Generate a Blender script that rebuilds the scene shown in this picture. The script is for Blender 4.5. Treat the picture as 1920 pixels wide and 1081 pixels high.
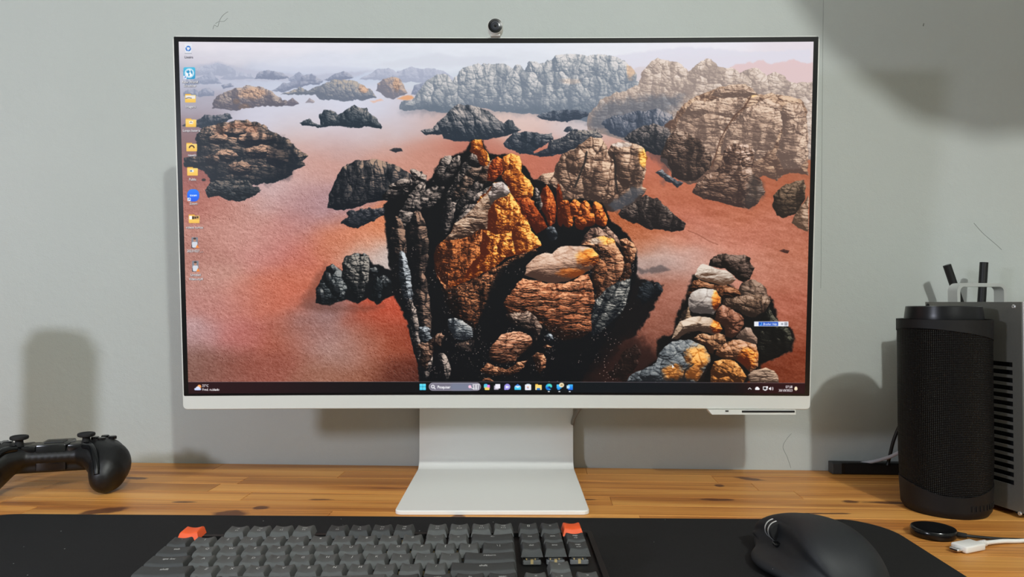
import bpy, bmesh, math, random
from mathutils import Vector, Matrix, Euler
import numpy as np
random.seed(3)
sc = bpy.context.scene
for o in list(bpy.data.objects): bpy.data.objects.remove(o)

# ================================================================ camera, light, exposure
DZ = 0.75                                   # desk top above the floor
F_PX = 1331.0; PITCH = math.radians(1.05); CAM_H = 0.225
cam_d = bpy.data.cameras.new('camera'); cam = bpy.data.objects.new('camera', cam_d); sc.collection.objects.link(cam)
cam.location = (0, 0, DZ + CAM_H); cam.rotation_euler = (math.pi / 2 + PITCH, 0, 0)
cam_d.sensor_width = 36; cam_d.lens = F_PX / 1920 * 36; cam_d.clip_start = .01
sc.camera = cam
sc.view_settings.view_transform = 'Standard'; sc.view_settings.look = 'None'
sc.view_settings.exposure = 0.0; sc.view_settings.gamma = 1.0; sc.view_settings.use_curve_mapping = False
w = bpy.data.worlds.new('world'); sc.world = w; w.use_nodes = True
w.node_tree.nodes['Background'].inputs[0].default_value = (.9, .95, 1, 1); w.node_tree.nodes['Background'].inputs[1].default_value = .05
def lamp(name, loc, energy, color, radius):
    d = bpy.data.lights.new(name, 'POINT'); d.energy = energy; d.color = color; d.shadow_soft_size = radius
    o = bpy.data.objects.new(name, d); sc.collection.objects.link(o); o.location = loc; return o
L1 = (.729, -1.28, DZ + 1.567)
lamp('ceiling_bulb', L1, 102, (.96, 1.0, .965), .037)
lamp('side_lamp', (-.95, -.09, DZ + .43), 22, (.83, .87, 1.0), .06)
ad_ = bpy.data.lights.new('overhead_fill', 'AREA'); ad_.shape = 'SQUARE'; ad_.size = 1.4; ad_.energy = 7; ad_.color = (.97, 1.0, .97)  # added soft fill to lift the desk and foot, not a known fixture
ao_ = bpy.data.objects.new('overhead_fill', ad_); sc.collection.objects.link(ao_); ao_.location = (0, -.7, 2.46)

# ================================================================ helpers
def srgb(r, g, b):
    return tuple((c / 255 / 12.92 if c / 255 <= .04045 else ((c / 255 + .055) / 1.055) ** 2.4) for c in (r, g, b)) + (1,)

def at(px, py, y=None, z=None, x=None):
    """point of the ray through a photograph pixel on a plane (z is above the desk top)"""
    u = (px - 960) / F_PX; v = (540.5 - py) / F_PX
    d = Vector((u, math.cos(PITCH) - v * math.sin(PITCH), math.sin(PITCH) + v * math.cos(PITCH)))
    o = Vector((0, 0, DZ + CAM_H))
    if y is not None: t = y / d.y
    elif z is not None: t = (DZ + z - o.z) / d.z
    else: t = x / d.x
    return o + d * t

def link(name, me, m=None, parent=None, loc=None, rot=None, smooth=None):
    if isinstance(me, bmesh.types.BMesh):
        bm = me; me = bpy.data.meshes.new(name); bmesh.ops.recalc_face_normals(bm, faces=bm.faces); bm.to_mesh(me); bm.free()
    o = bpy.data.objects.new(name, me); sc.collection.objects.link(o)
    if m is not None and not me.materials: me.materials.append(m)
    if parent is not None: o.parent = parent
    if loc is not None: o.location = loc
    if rot is not None: o.rotation_euler = rot
    if smooth is not None:
        me.shade_smooth()
        if smooth < 180:
            try: me.set_sharp_from_angle(angle=math.radians(smooth))
            except Exception: pass
    return o

def thing(name, label, cat, loc=(0, 0, 0), rz=0, group=None):
    o = bpy.data.objects.new(name, None); sc.collection.objects.link(o); o.empty_display_size = .02
    o.location = loc; o.rotation_euler = (0, 0, rz); o['label'] = label; o['category'] = cat
    if group: o['group'] = group
    return o
def tag(o, label, cat, group=None):
    o['label'] = label; o['category'] = cat
    if group: o['group'] = group
    return o

def box(bm, x0, x1, y0, y1, z0, z1, bev=0.0, seg=2):
    v = [bm.verts.new(c) for c in ((x0, y0, z0), (x1, y0, z0), (x1, y1, z0), (x0, y1, z0), (x0, y0, z1), (x1, y0, z1), (x1, y1, z1), (x0, y1, z1))]
    fs = [bm.faces.new([v[i] for i in q]) for q in ((0, 3, 2, 1), (4, 5, 6, 7), (0, 1, 5, 4), (1, 2, 6, 5), (2, 3, 7, 6), (3, 0, 4, 7))]
    if bev:
        es = set(e for f in fs for e in f.edges)
        bmesh.ops.bevel(bm, geom=list(es), offset=bev, segments=seg, affect='EDGES', profile=.5)
    return bm
def bx(*a, **k): return box(bmesh.new(), *a, **k)

def lathe(bm, prof, n=32, mat=None, close=False):
    """prof: (r, z) list"""
    rings = []
    for r, zz in prof:
        rings.append([bm.verts.new(Vector((max(r, 1e-5) * math.cos(2 * math.pi * i / n), max(r, 1e-5) * math.sin(2 * math.pi * i / n), zz))) for i in range(n)])
    for a, b in zip(rings[:-1], rings[1:]):
        for i in range(n): bm.faces.new((a[i], a[(i + 1) % n], b[(i + 1) % n], b[i]))
    bm.faces.new(rings[0][::-1]); bm.faces.new(rings[-1])
    if mat is not None:
        bmesh.ops.transform(bm, matrix=mat, verts=[v for r in rings for v in r])
    return bm

def catmull(pts, n=8):
    P = [Vector(p) for p in pts]; P = [P[0] * 2 - P[1]] + P + [P[-1] * 2 - P[-2]]; out = []
    for i in range(1, len(P) - 2):
        for k in range(n):
            t = k / n; a, b, c, d = P[i - 1], P[i], P[i + 1], P[i + 2]
            out.append(.5 * ((2 * b) + (c - a) * t + (2 * a - 5 * b + 4 * c - d) * t * t + (3 * b - a - 3 * c + d) * t ** 3))
    out.append(P[-2]); return out
def tube(bm, pts, r, n=10, smooth=8, caps=True):
    P = catmull(pts, smooth) if smooth else [Vector(p) for p in pts]
    rs = r if callable(r) else (lambda t: r)
    up = Vector((0, 0, 1)); prev = None; rings = []
    for i, p in enumerate(P):
        d = (P[min(i + 1, len(P) - 1)] - P[max(i - 1, 0)]).normalized()
        if prev is None:
            a = d.cross(up); a = a if a.length > 1e-3 else d.cross(Vector((1, 0, 0)))
        else: a = prev - d * prev.dot(d)
        a.normalize(); prev = a; b = d.cross(a); rr = rs(i / (len(P) - 1))
        rings.append([bm.verts.new(p + (a * math.cos(2 * math.pi * k / n) + b * math.sin(2 * math.pi * k / n)) * rr) for k in range(n)])
    for a, b in zip(rings[:-1], rings[1:]):
        for k in range(n): bm.faces.new((a[k], a[(k + 1) % n], b[(k + 1) % n], b[k]))
    if caps: bm.faces.new(rings[0][::-1]); bm.faces.new(rings[-1])
    return bm

def blob(name, balls, voxel, m, parent=None, smooth=6, boxes=()):
    """ellipsoids and bevelled boxes melted into one smooth skin"""
    bm = bmesh.new()
    for c, r in balls:
        r = r if isinstance(r, (tuple, list)) else (r, r, r)
        bmesh.ops.create_icosphere(bm, subdivisions=3, radius=1, matrix=Matrix.Translation(c) @ Matrix.Diagonal((*r, 1)))
    for b in boxes: box(bm, *b[:6], bev=b[6], seg=2)
    me = bpy.data.meshes.new('tmp'); bm.to_mesh(me); bm.free()
    o = bpy.data.objects.new('tmp', me); sc.collection.objects.link(o)
    md = o.modifiers.new('r', 'REMESH'); md.mode = 'VOXEL'; md.voxel_size = voxel
    if smooth: ms = o.modifiers.new('s', 'SMOOTH'); ms.factor = .5; ms.iterations = smooth
    bpy.context.view_layer.update()
    me2 = bpy.data.meshes.new_from_object(o.evaluated_get(bpy.context.evaluated_depsgraph_get()))
    bpy.data.objects.remove(o); bpy.data.meshes.remove(me); me2.name = name; me2.materials.clear()
    return link(name, me2, m, parent, smooth=180)

def rrect_pts(x0, x1, y0, y1, r, n=6, rs=None):
    """outline of a rounded rectangle, counter-clockwise; rs: radii of the corners (x1y1, x0y1, x0y0, x1y0)"""
    rs = rs or (r, r, r, r); out = []
    for (cx, cy, sx_, sy_, a0, rr) in ((x1, y1, -1, -1, 0, rs[0]), (x0, y1, 1, -1, 90, rs[1]), (x0, y0, 1, 1, 180, rs[2]), (x1, y0, -1, 1, 270, rs[3])):
        for k in range(n + 1):
            a = math.radians(a0 + 90 * k / n); out.append((cx + sx_ * rr + rr * math.cos(a), cy + sy_ * rr + rr * math.sin(a)))
    return out
def slab(bm, pts, z0, z1, bev=0.0, inset=0.0):
    """prism over a 2-D outline; a small chamfer on the top rim"""
    n = len(pts); lv = [z0, z1 - bev, z1] if bev else [z0, z1]
    cx = sum(p[0] for p in pts) / n; cy = sum(p[1] for p in pts) / n; rings = []
    for j, zz in enumerate(lv):
        ins = inset if (bev and j == len(lv) - 1) else 0
        ring = []
        for i, p in enumerate(pts):
            a = Vector(pts[i - 1]); b = Vector(pts[(i + 1) % n]); t = (b - a).normalized(); nrm = Vector((-t.y, t.x))
            ring.append(bm.verts.new((p[0] + nrm.x * ins, p[1] + nrm.y * ins, zz)))
        rings.append(ring)
    for a, b in zip(rings[:-1], rings[1:]):
        for k in range(n): bm.faces.new((a[k], a[(k + 1) % n], b[(k + 1) % n], b[k]))
    bm.faces.new(rings[0][::-1]); bm.faces.new(rings[-1]); return bm

# ---- materials
def mat(name, col, rough=.5, metal=0.0, bump=0.0, bscale=800, var=0.0, vscale=6, spec=.5, coat=0.0, coord='Object', dust=0.0):
    m = bpy.data.materials.new(name); m.use_nodes = True; nt = m.node_tree; b = nt.nodes['Principled BSDF']
    b.inputs['Base Color'].default_value = col; b.inputs['Roughness'].default_value = rough; b.inputs['Metallic'].default_value = metal
    b.inputs['Specular IOR Level'].default_value = spec; b.inputs['Coat Weight'].default_value = coat
    tc = nt.nodes.new('ShaderNodeTexCoord')
    if var or dust:
        nz = nt.nodes.new('ShaderNodeTexNoise'); nz.inputs['Scale'].default_value = vscale; nz.inputs['Detail'].default_value = 5
        nt.links.new(tc.outputs[coord], nz.inputs['Vector'])
        mx = nt.nodes.new('ShaderNodeMixRGB'); mx.inputs[1].default_value = tuple(c * (1 - var) for c in col[:3]) + (1,); mx.inputs[2].default_value = tuple(min(c * (1 + var), 1) for c in col[:3]) + (1,)
        rp = nt.nodes.new('ShaderNodeMapRange'); rp.inputs[1].default_value = .3; rp.inputs[2].default_value = .7
        nt.links.new(nz.outputs[0], rp.inputs[0]); nt.links.new(rp.outputs[0], mx.inputs[0]); out = mx.outputs[0]
        if dust:
            vz = nt.nodes.new('ShaderNodeTexVoronoi'); vz.inputs['Scale'].default_value = dust; nt.links.new(tc.outputs[coord], vz.inputs['Vector'])
            lt = nt.nodes.new('ShaderNodeMath'); lt.operation = 'LESS_THAN'; lt.inputs[1].default_value = .028; nt.links.new(vz.outputs['Distance'], lt.inputs[0])
            m2 = nt.nodes.new('ShaderNodeMixRGB'); m2.inputs[2].default_value = (.35, .35, .34, 1); nt.links.new(lt.outputs[0], m2.inputs[0]); nt.links.new(out, m2.inputs[1]); out = m2.outputs[0]
        nt.links.new(out, b.inputs['Base Color'])
    if bump:
        nz = nt.nodes.new('ShaderNodeTexNoise'); nz.inputs['Scale'].default_value = bscale; nz.inputs['Detail'].default_value = 3
        nt.links.new(tc.outputs[coord], nz.inputs['Vector'])
        bp = nt.nodes.new('ShaderNodeBump'); bp.inputs['Strength'].default_value = bump; bp.inputs['Distance'].default_value = .0008
        nt.links.new(nz.outputs[0], bp.inputs['Height']); nt.links.new(bp.outputs[0], b.inputs['Normal'])
    return m

M_white = mat('warm_white_plastic', srgb(222, 222, 216), .42, var=.015, vscale=9)
M_standw = mat('warm_white_metal', srgb(240, 240, 236), .5, bump=.08, bscale=3000)
M_glass = mat('black_bezel_glass', srgb(12, 12, 14), .22)
M_black = mat('black_plastic', srgb(10, 10, 11), .45, bump=.12, bscale=2500)
M_blackg = mat('glossy_black_plastic', srgb(14, 15, 17), .2)
M_rubber = mat('black_rubber', srgb(18, 18, 19), .75, bump=.25, bscale=3500)
M_dark = mat('deep_black', srgb(6, 6, 7), .6)
M_silver = mat('brushed_silver', srgb(126, 126, 121), .45, metal=.45, bump=.05, bscale=2500, var=.03, vscale=400)
M_silverl = mat('light_anodised_aluminium', srgb(205, 206, 204), .38, metal=.5)
M_steel = mat('polished_steel', srgb(225, 225, 225), .25, metal=.7)
M_cablew = mat('white_cable_sheath', srgb(232, 230, 226), .45)
M_cableg = mat('grey_cable_sheath', srgb(168, 168, 175), .45)
M_cableb = mat('black_cable_sheath', srgb(18, 18, 18), .5)

# ---- wall paint
def wall_mat():
    m = bpy.data.materials.new('painted_plaster'); m.use_nodes = True; nt = m.node_tree; b = nt.nodes['Principled BSDF']; L = nt.links.new
    tc = nt.nodes.new('ShaderNodeTexCoord')
    n1 = nt.nodes.new('ShaderNodeTexNoise'); n1.inputs['Scale'].default_value = 2.2; n1.inputs['Detail'].default_value = 4; L(tc.outputs['Object'], n1.inputs['Vector'])
    cr = nt.nodes.new('ShaderNodeValToRGB'); cr.color_ramp.elements[0].position = .3; cr.color_ramp.elements[1].position = .72
    cr.color_ramp.elements[0].color = srgb(182, 187, 183); cr.color_ramp.elements[1].color = srgb(190, 194, 191); L(n1.outputs[0], cr.inputs[0])
    # sparse specks
    vz = nt.nodes.new('ShaderNodeTexVoronoi'); vz.inputs['Scale'].default_value = 9; L(tc.outputs['Object'], vz.inputs['Vector'])
    lt = nt.nodes.new('ShaderNodeMath'); lt.operation = 'LESS_THAN'; lt.inputs[1].default_value = .018; L(vz.outputs['Distance'], lt.inputs[0])
    mx = nt.nodes.new('ShaderNodeMixRGB'); mx.inputs[2].default_value = srgb(120, 118, 112); L(lt.outputs[0], mx.inputs[0]); L(cr.outputs[0], mx.inputs[1]); L(mx.outputs[0], b.inputs['Base Color'])
    b.inputs['Roughness'].default_value = .62; b.inputs['Specular IOR Level'].default_value = .3
    n2 = nt.nodes.new('ShaderNodeTexNoise'); n2.inputs['Scale'].default_value = 55; n2.inputs['Detail'].default_value = 6; n2.inputs['Roughness'].default_value = .6; L(tc.outputs['Object'], n2.inputs['Vector'])
    n3 = nt.nodes.new('ShaderNodeTexNoise'); n3.inputs['Scale'].default_value = 700; n3.inputs['Detail'].default_value = 2; L(tc.outputs['Object'], n3.inputs['Vector'])
    n4 = nt.nodes.new('ShaderNodeTexNoise'); n4.inputs['Scale'].default_value = 14; n4.inputs['Detail'].default_value = 8; n4.inputs['Roughness'].default_value = .7; L(tc.outputs['Object'], n4.inputs['Vector'])
    mr = nt.nodes.new('ShaderNodeMapRange'); mr.inputs[1].default_value = .60; mr.inputs[2].default_value = .68; L(n4.outputs[0], mr.inputs[0])
    ad = nt.nodes.new('ShaderNodeMath'); ad.operation = 'MULTIPLY_ADD'; ad.inputs[1].default_value = .25; L(n3.outputs[0], ad.inputs[0]); L(n2.outputs[0], ad.inputs[2])
    ad2 = nt.nodes.new('ShaderNodeMath'); ad2.operation = 'MULTIPLY_ADD'; ad2.inputs[1].default_value = .25; L(mr.outputs[0], ad2.inputs[0]); L(ad.outputs[0], ad2.inputs[2])
    bp = nt.nodes.new('ShaderNodeBump'); bp.inputs['Strength'].default_value = .6; bp.inputs['Distance'].default_value = .0014; L(ad2.outputs[0], bp.inputs['Height']); L(bp.outputs[0], b.inputs['Normal'])
    return m
M_wall = wall_mat()
M_wall2 = mat('plain_wall_paint', srgb(168, 168, 160), .7, var=.02)
M_floor = mat('floor_tile', srgb(112, 104, 94), .4, var=.06, vscale=3)
M_ceil = mat('ceiling_paint', srgb(185, 185, 180), .8, var=.01)

# ================================================================ room
WA = -math.atan(.0485); WY = .972            # the back wall runs slightly askew to the screen
def struct(name, bm, m, **k):
    o = link(name, bm, m, **k); o['kind'] = 'structure'; return o
wall = struct('wall_back', bx(-2.6, 2.6, 0, .12, 0, 2.55), M_wall, loc=(0, WY, 0), rot=(0, 0, WA))
struct('floor', bx(-2.6, 2.6, -3.2, 1.3, -.1, 0), M_floor)
struct('ceiling', bx(-2.6, 2.6, -3.2, 1.3, 2.5, 2.6), M_ceil)
struct('wall_left', bx(-2.6, -2.48, -3.2, 1.3, 0, 2.5), M_wall2)
struct('wall_right', bx(2.48, 2.6, -3.2, 1.3, 0, 2.5), M_wall2)
struct('wall_front', bx(-2.48, 2.48, -3.2, -3.08, 0, 2.5), M_wall2)
def wall_pt(px, py, off=.0):
    u = (px - 960) / F_PX; v = (540.5 - py) / F_PX
    d = Vector((u, math.cos(PITCH) - v * math.sin(PITCH), math.sin(PITCH) + v * math.cos(PITCH)))
    t = WY / (d.y + .0485 * d.x); return Vector((0, 0, DZ + CAM_H)) + d * t * (1 - off)
# hairline marks in the paint
M_mark = mat('pencil_mark', srgb(128, 132, 128), .8); M_seam = mat('paint_seam', srgb(138, 142, 138), .8)
inv = wall.matrix_world.inverted() if False else (Matrix.Translation((0, WY, 0)) @ Matrix.Rotation(WA, 4, 'Z')).inverted()
def mark(name, pts, r, m):
    bm = bmesh.new(); tube(bm, [inv @ wall_pt(*p) for p in pts], r, 5, 4); link(name, bm, m, wall)
mark('scratch', [(399, 55), (402, 47), (408, 50), (412, 38), (417, 30), (424, 24), (428, 22)], .00035, M_mark)
mark('scratch', [(404, 44), (412, 40), (420, 40), (427, 34)], .0003, M_mark)
mark('scratch', [(1826, 418), (1842, 436), (1858, 450), (1872, 462), (1878, 468)], .0003, M_mark)
mark('scratch', [(1484, 812), (1474, 824), (1468, 838), (1476, 856), (1483, 877)], .0003, M_mark)
mark('scratch', [(1732, 44), (1731, 49)], .0008, M_mark)
mark('paint_seam', [(1544, -10), (1543, 60), (1542, 180), (1541, 300), (1540, 430), (1539, 540)], .0003, M_seam)

# ================================================================ desk of glued pine staves
knots = [(197, 957, 40, 6, -8), (432, 962, 34, 6.5, 0), (490, 951, 15, 3.6, 0), (860, 969, 14, 5, 0), (1592, 939.5, 16, 3.0, 0), (1668, 942, 44, 2.6, 1), (1349, 910, 9, 2.6, 0), (345, 940.5, 22, 1.6, 0), (1405, 897, 26, 3, 9), (600, 936, 24, 1.5, 0), (1540, 962, 60, 1.6, 0), (1345, 936, 40, 2.2, 1), (1100, 936, 24, 1.5, 0), (255, 896, 26, 2.2, 3)]
def wood_mat():
    m = bpy.data.materials.new('oiled_pine'); m.use_nodes = True; nt = m.node_tree; b = nt.nodes['Principled BSDF']; L = nt.links.new; N = nt.nodes.new
    def math_(op, a, c=None, d=None):
        n = N('ShaderNodeMath'); n.operation = op
        for i, v in enumerate((a, c, d)):
            if v is None: continue
            if isinstance(v, (int, float)): n.inputs[i].default_value = v
            else: L(v, n.inputs[i])
        return n.outputs[0]
    tc = N('ShaderNodeTexCoord'); oi = N('ShaderNodeObjectInfo')
    off = N('ShaderNodeVectorMath'); off.operation = 'MULTIPLY_ADD'; off.inputs[1].default_value = (1, 1, 1)
    rr = N('ShaderNodeCombineXYZ'); L(math_('MULTIPLY', oi.outputs['Random'], 37.0), rr.inputs[0]); L(math_('MULTIPLY', oi.outputs['Random'], 91.0), rr.inputs[1]); L(math_('MULTIPLY', oi.outputs['Random'], 13.0), rr.inputs[2])
    L(tc.outputs['Object'], off.inputs[0]); L(rr.outputs[0], off.inputs[2])
    def mapped(s):
        mp = N('ShaderNodeMapping'); mp.inputs['Scale'].default_value = s; L(off.outputs[0], mp.inputs['Vector']); return mp.outputs[0]
    def noise(vec, sc_, det=4, dist=0.0, ro=.5):
        n = N('ShaderNodeTexNoise'); n.inputs['Scale'].default_value = sc_; n.inputs['Detail'].default_value = det; n.inputs['Distortion'].default_value = dist; n.inputs['Roughness'].default_value = ro; L(vec, n.inputs['Vector']); return n.outputs[0]
    g1 = noise(mapped((2.6, 58, 58)), 1.0, 5, 1.0); g2 = noise(mapped((6, 420, 420)), 1.0, 3); g3 = noise(mapped((1.6, 18, 18)), 1.0, 3, 1.4)
    wv = N('ShaderNodeTexWave'); wv.wave_type = 'BANDS'; wv.bands_direction = 'Y'; wv.inputs['Scale'].default_value = 1.0; wv.inputs['Distortion'].default_value = 9; wv.inputs['Detail'].default_value = 3; wv.inputs['Detail Scale'].default_value = .6; L(mapped((2.2, 42, 42)), wv.inputs['Vector'])
    f = math_('ADD', math_('MULTIPLY', g1, .42), math_('ADD', math_('MULTIPLY', g2, .22), math_('ADD', math_('MULTIPLY', g3, .58), math_('MULTIPLY', wv.outputs['Color'], .07))))
    cr = N('ShaderNodeValToRGB'); e = cr.color_ramp.elements; e[0].position = .40; e[0].color = srgb(126, 70, 28); e[1].position = .78; e[1].color = srgb(228, 166, 88)
    e2 = e.new(.52); e2.color = srgb(184, 117, 54); e3 = e.new(.62); e3.color = srgb(210, 143, 70); L(f, cr.inputs[0])
    ml = N('ShaderNodeMixRGB'); ml.blend_type = 'MULTIPLY'; ml.inputs[0].default_value = 1; L(cr.outputs[0], ml.inputs[1]); L(oi.outputs['Color'], ml.inputs[2])
    # knots and dark streaks, at fixed places of the top
    gp = N('ShaderNodeNewGeometry'); col = ml.outputs[0]; acc = None
    wob = N('ShaderNodeTexNoise'); wob.inputs['Scale'].default_value = 60; wob.inputs['Detail'].default_value = 3; L(gp.outputs['Position'], wob.inputs['Vector'])
    for (px, py, wpx, hpx, ang) in knots:
        c = at(px, py, z=0); a = at(px + wpx, py, z=0); d2 = at(px, py + hpx, z=0)
        rx = abs(a.x - c.x); ry = abs(c.y - d2.y)
        sb = N('ShaderNodeVectorMath'); sb.operation = 'SUBTRACT'; sb.inputs[1].default_value = c; L(gp.outputs['Position'], sb.inputs[0])
        mp = N('ShaderNodeMapping'); mp.vector_type = 'TEXTURE'; mp.inputs['Rotation'].default_value = (0, 0, math.radians(-ang * 3)); mp.inputs['Scale'].default_value = (rx, ry, 1e3); L(sb.outputs[0], mp.inputs['Vector'])
        ln = N('ShaderNodeVectorMath'); ln.operation = 'LENGTH'; L(mp.outputs[0], ln.inputs[0])
        v = math_('ADD', ln.outputs['Value'], math_('MULTIPLY', math_('SUBTRACT', wob.outputs[0], .5), 1.1))
        mr = N('ShaderNodeMapRange'); mr.inputs[1].default_value = 1.12; mr.inputs[2].default_value = .72; L(v, mr.inputs[0])
        acc = mr.outputs[0] if acc is None else math_('MAXIMUM', acc, mr.outputs[0])
    mk = N('ShaderNodeMixRGB'); mk.inputs[2].default_value = srgb(78, 36, 22); L(math_('MULTIPLY', acc, .85), mk.inputs[0]); L(col, mk.inputs[1]); L(mk.outputs[0], b.inputs['Base Color'])
    b.inputs['Roughness'].default_value = .42; b.inputs['Specular IOR Level'].default_value = .35
    bp = N('ShaderNodeBump'); bp.inputs['Strength'].default_value = .18; bp.inputs['Distance'].default_value = .0006; L(g2, bp.inputs['Height']); L(bp.outputs[0], b.inputs['Normal'])
    return m
M_wood = wood_mat()
desk = thing('desk', 'honey-coloured pine desk of glued staves set against the wall', 'desk', (0, WY - .001, 0), WA)
ROW = .0354; NR = 20; X0, X1 = -1.0, 1.0
dark_rows = {2: [(-.255, .02, .78)], 3: [(-.50, -.36, .74)], 1: [], 0: []}
rnd = random.Random(11)
for k in range(NR):
    if k == 2: cuts = [X0, -.62, -.335, -.105, .30, .62, X1]; tones = [.98, 1.02, .74, .95, 1.0, .93]
    elif k == 3: cuts = [X0, -.56, -.355, .05, .34, .70, X1]; tones = [1.0, .72, 1.05, .92, 1.0, .95]
    elif k == 0: cuts = [X0, -.40, .10, .52, X1]; tones = [.90, .84, .88, .8]
    elif k == 1: cuts = [X0, -.52, -.22, .26, .58, X1]; tones = [.92, 1.0, .96, 1.0, .85]
    elif k == 4: cuts = [X0, -.30, .12, .47, X1]; tones = [1.05, 1.0, .93, 1.0]
    else:
        cuts = [X0]; tones = []
        while cuts[-1] < X1 - .3: cuts.append(cuts[-1] + rnd.uniform(.3, .6)); tones.append(rnd.uniform(.82, 1.1))
        cuts[-1] = X1
    for i in range(len(cuts) - 1):
        a, c = cuts[i], cuts[i + 1]; g = .00018
        bm = bmesh.new(); x0_, x1_ = -(c - a) / 2 + g, (c - a) / 2 - g; y0_, y1_ = -ROW / 2 + g, ROW / 2 - g; ch = .0004
        v = [bm.verts.new(p) for p in ((x0_, y0_, -.03), (x1_, y0_, -.03), (x1_, y1_, -.03), (x0_, y1_, -.03), (x0_, y0_, -ch), (x1_, y0_, -ch), (x1_, y1_, -ch), (x0_, y1_, -ch), (x0_ + ch, y0_ + ch, 0), (x1_ - ch, y0_ + ch, 0), (x1_ - ch, y1_ - ch, 0), (x0_ + ch, y1_ - ch, 0))]
        for q in ((3, 2, 1, 0), (0, 1, 5, 4), (1, 2, 6, 5), (2, 3, 7, 6), (3, 0, 4, 7), (4, 5, 9, 8), (5, 6, 10, 9), (6, 7, 11, 10), (7, 4, 8, 11), (8, 9, 10, 11)): bm.faces.new([v[j] for j in q])
        o = link('plank', bm, M_wood, desk, loc=((a + c) / 2, -(k + .5) * ROW, DZ))
        t = tones[i]; o.color = (t, t * (.985 if t > .85 else .92), t * (.97 if t > .85 else .85), 1)
DF = -NR * ROW
link('underframe', bx(-.94, .94, DF + .06, -.06, DZ - .075, DZ - .0301), M_black, desk)
for x in (-.93, .87):
    for y in (DF + .06, -.12): link('leg', bx(x, x + .06, y, y + .06, 0, DZ - .0305, bev=.003), M_black, desk)

# ================================================================ desk mat
MA = -math.radians(1.7)
def mat_mesh():
    bm = bmesh.new(); r = .045; x0_, x1_, y1_, y0_ = -.93, 0.0, 0.0, -.40
    pts = rrect_pts(x0_, x1_, y0_, y1_, r, 10); 
    # finer long edges so the rounded far corner can lift
    lv = ((0, .0), (.0022, .0), (.003, .0007)); rings = []
    n = len(pts)
    def lift(x, y): d = math.hypot(x - (x1_ - .035), y - y1_); return .0024 * max(0, 1 - d / .06) ** 1.5
    for zz, ins in lv:
        ring = []
        for i, p in enumerate(pts):
            a = Vector(pts[i - 1]); c = Vector(pts[(i + 1) % n]); t = (c - a).normalized()
            x, y = p[0] - t.y * ins, p[1] + t.x * ins; ring.append(bm.verts.new((x, y, zz + lift(x, y))))
        rings.append(ring)
    for a, c in zip(rings[:-1], rings[1:]):
        for k in range(n): bm.faces.new((a[k], a[(k + 1) % n], c[(k + 1) % n], c[k]))
    bm.faces.new(rings[0][::-1])
    inner = []
    for i, p in enumerate(pts):
        q = Vector(p) * 1.0; c = Vector(((x0_ + x1_) / 2, (y0_ + y1_) / 2)); q = c + (q - c); 
        qx = min(max(p[0], x0_ + .06), x1_ - .06); qy = min(max(p[1], y0_ + .06), y1_ - .06)
        inner.append(bm.verts.new((p[0] * .25 + qx * .75, p[1] * .25 + qy * .75, .003)))
    for k in range(n): bm.faces.new((rings[-1][k], rings[-1][(k + 1) % n], inner[(k + 1) % n], inner[k]))
    bm.faces.new(inner); return bm
M_matf = mat('black_fabric', srgb(29, 29, 30), .85, bump=.5, bscale=2600, var=.22, vscale=900, dust=45, spec=.25)
mc = at(1647, 977, z=.003)
dmat = link('desk_mat', mat_mesh(), M_matf, loc=(mc.x + .002, mc.y + .0, DZ), rot=(0, 0, MA), smooth=35)
tag(dmat, 'large black fabric desk mat under the keyboard and the mouse', 'desk mat')
MT = .003                                    # things on the mat stand this far above the desk
# ---------------------------------------------------------------- the picture shown by the display, computed with numpy

_rs = np.random.RandomState(7)
_T = _rs.rand(256, 256).astype(np.float32)
_TX = _rs.rand(256, 256).astype(np.float32)
_TY = _rs.rand(256, 256).astype(np.float32)

def vnoise(x, y):
    xi = np.floor(x); yi = np.floor(y)
    fx = (x - xi).astype(np.float32); fy = (y - yi).astype(np.float32)
    xi = xi.astype(np.int32) & 255; yi = yi.astype(np.int32) & 255
    x1 = (xi + 1) & 255; y1 = (yi + 1) & 255
    fx = fx * fx * (3 - 2 * fx); fy = fy * fy * (3 - 2 * fy)
    a = _T[yi, xi]; b = _T[yi, x1]; c = _T[y1, xi]; d = _T[y1, x1]
    return (a + (b - a) * fx) * (1 - fy) + (c + (d - c) * fx) * fy

def fbm(x, y, n=4, g=0.55):
    s = 0.0; a = 1.0; t = 0.0
    for i in range(n):
        s = s + a * vnoise(x + 17.3 * i, y + 9.1 * i); t += a
        x = x * 2.03; y = y * 2.03; a *= g
    return s / t - 0.5

def voro(x, y):
    xi = np.floor(x).astype(np.int32); yi = np.floor(y).astype(np.int32)
    f1 = np.full(x.shape, 9.0, np.float32); f2 = f1.copy(); idv = np.zeros(x.shape, np.float32)
    px = np.zeros(x.shape, np.float32); py = np.zeros(x.shape, np.float32)
    for j in (-1, 0, 1):
        for i in (-1, 0, 1):
            cx = xi + i; cy = yi + j
            a = cx & 255; b = cy & 255
            ddx = cx + _TX[b, a] - x; ddy = cy + _TY[b, a] - y
            d = ddx * ddx + ddy * ddy
            m = d < f1
            f2 = np.where(m, f1, np.minimum(f2, d))
            f1 = np.where(m, d, f1); idv = np.where(m, _T[b, a], idv)
            px = np.where(m, -ddx, px); py = np.where(m, -ddy, py)
    return np.sqrt(f1), np.sqrt(f2), idv, px, py

def sst(a, b, x):
    t = np.clip((x - a) / (b - a), 0, 1)
    return t * t * (3 - 2 * t)

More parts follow.
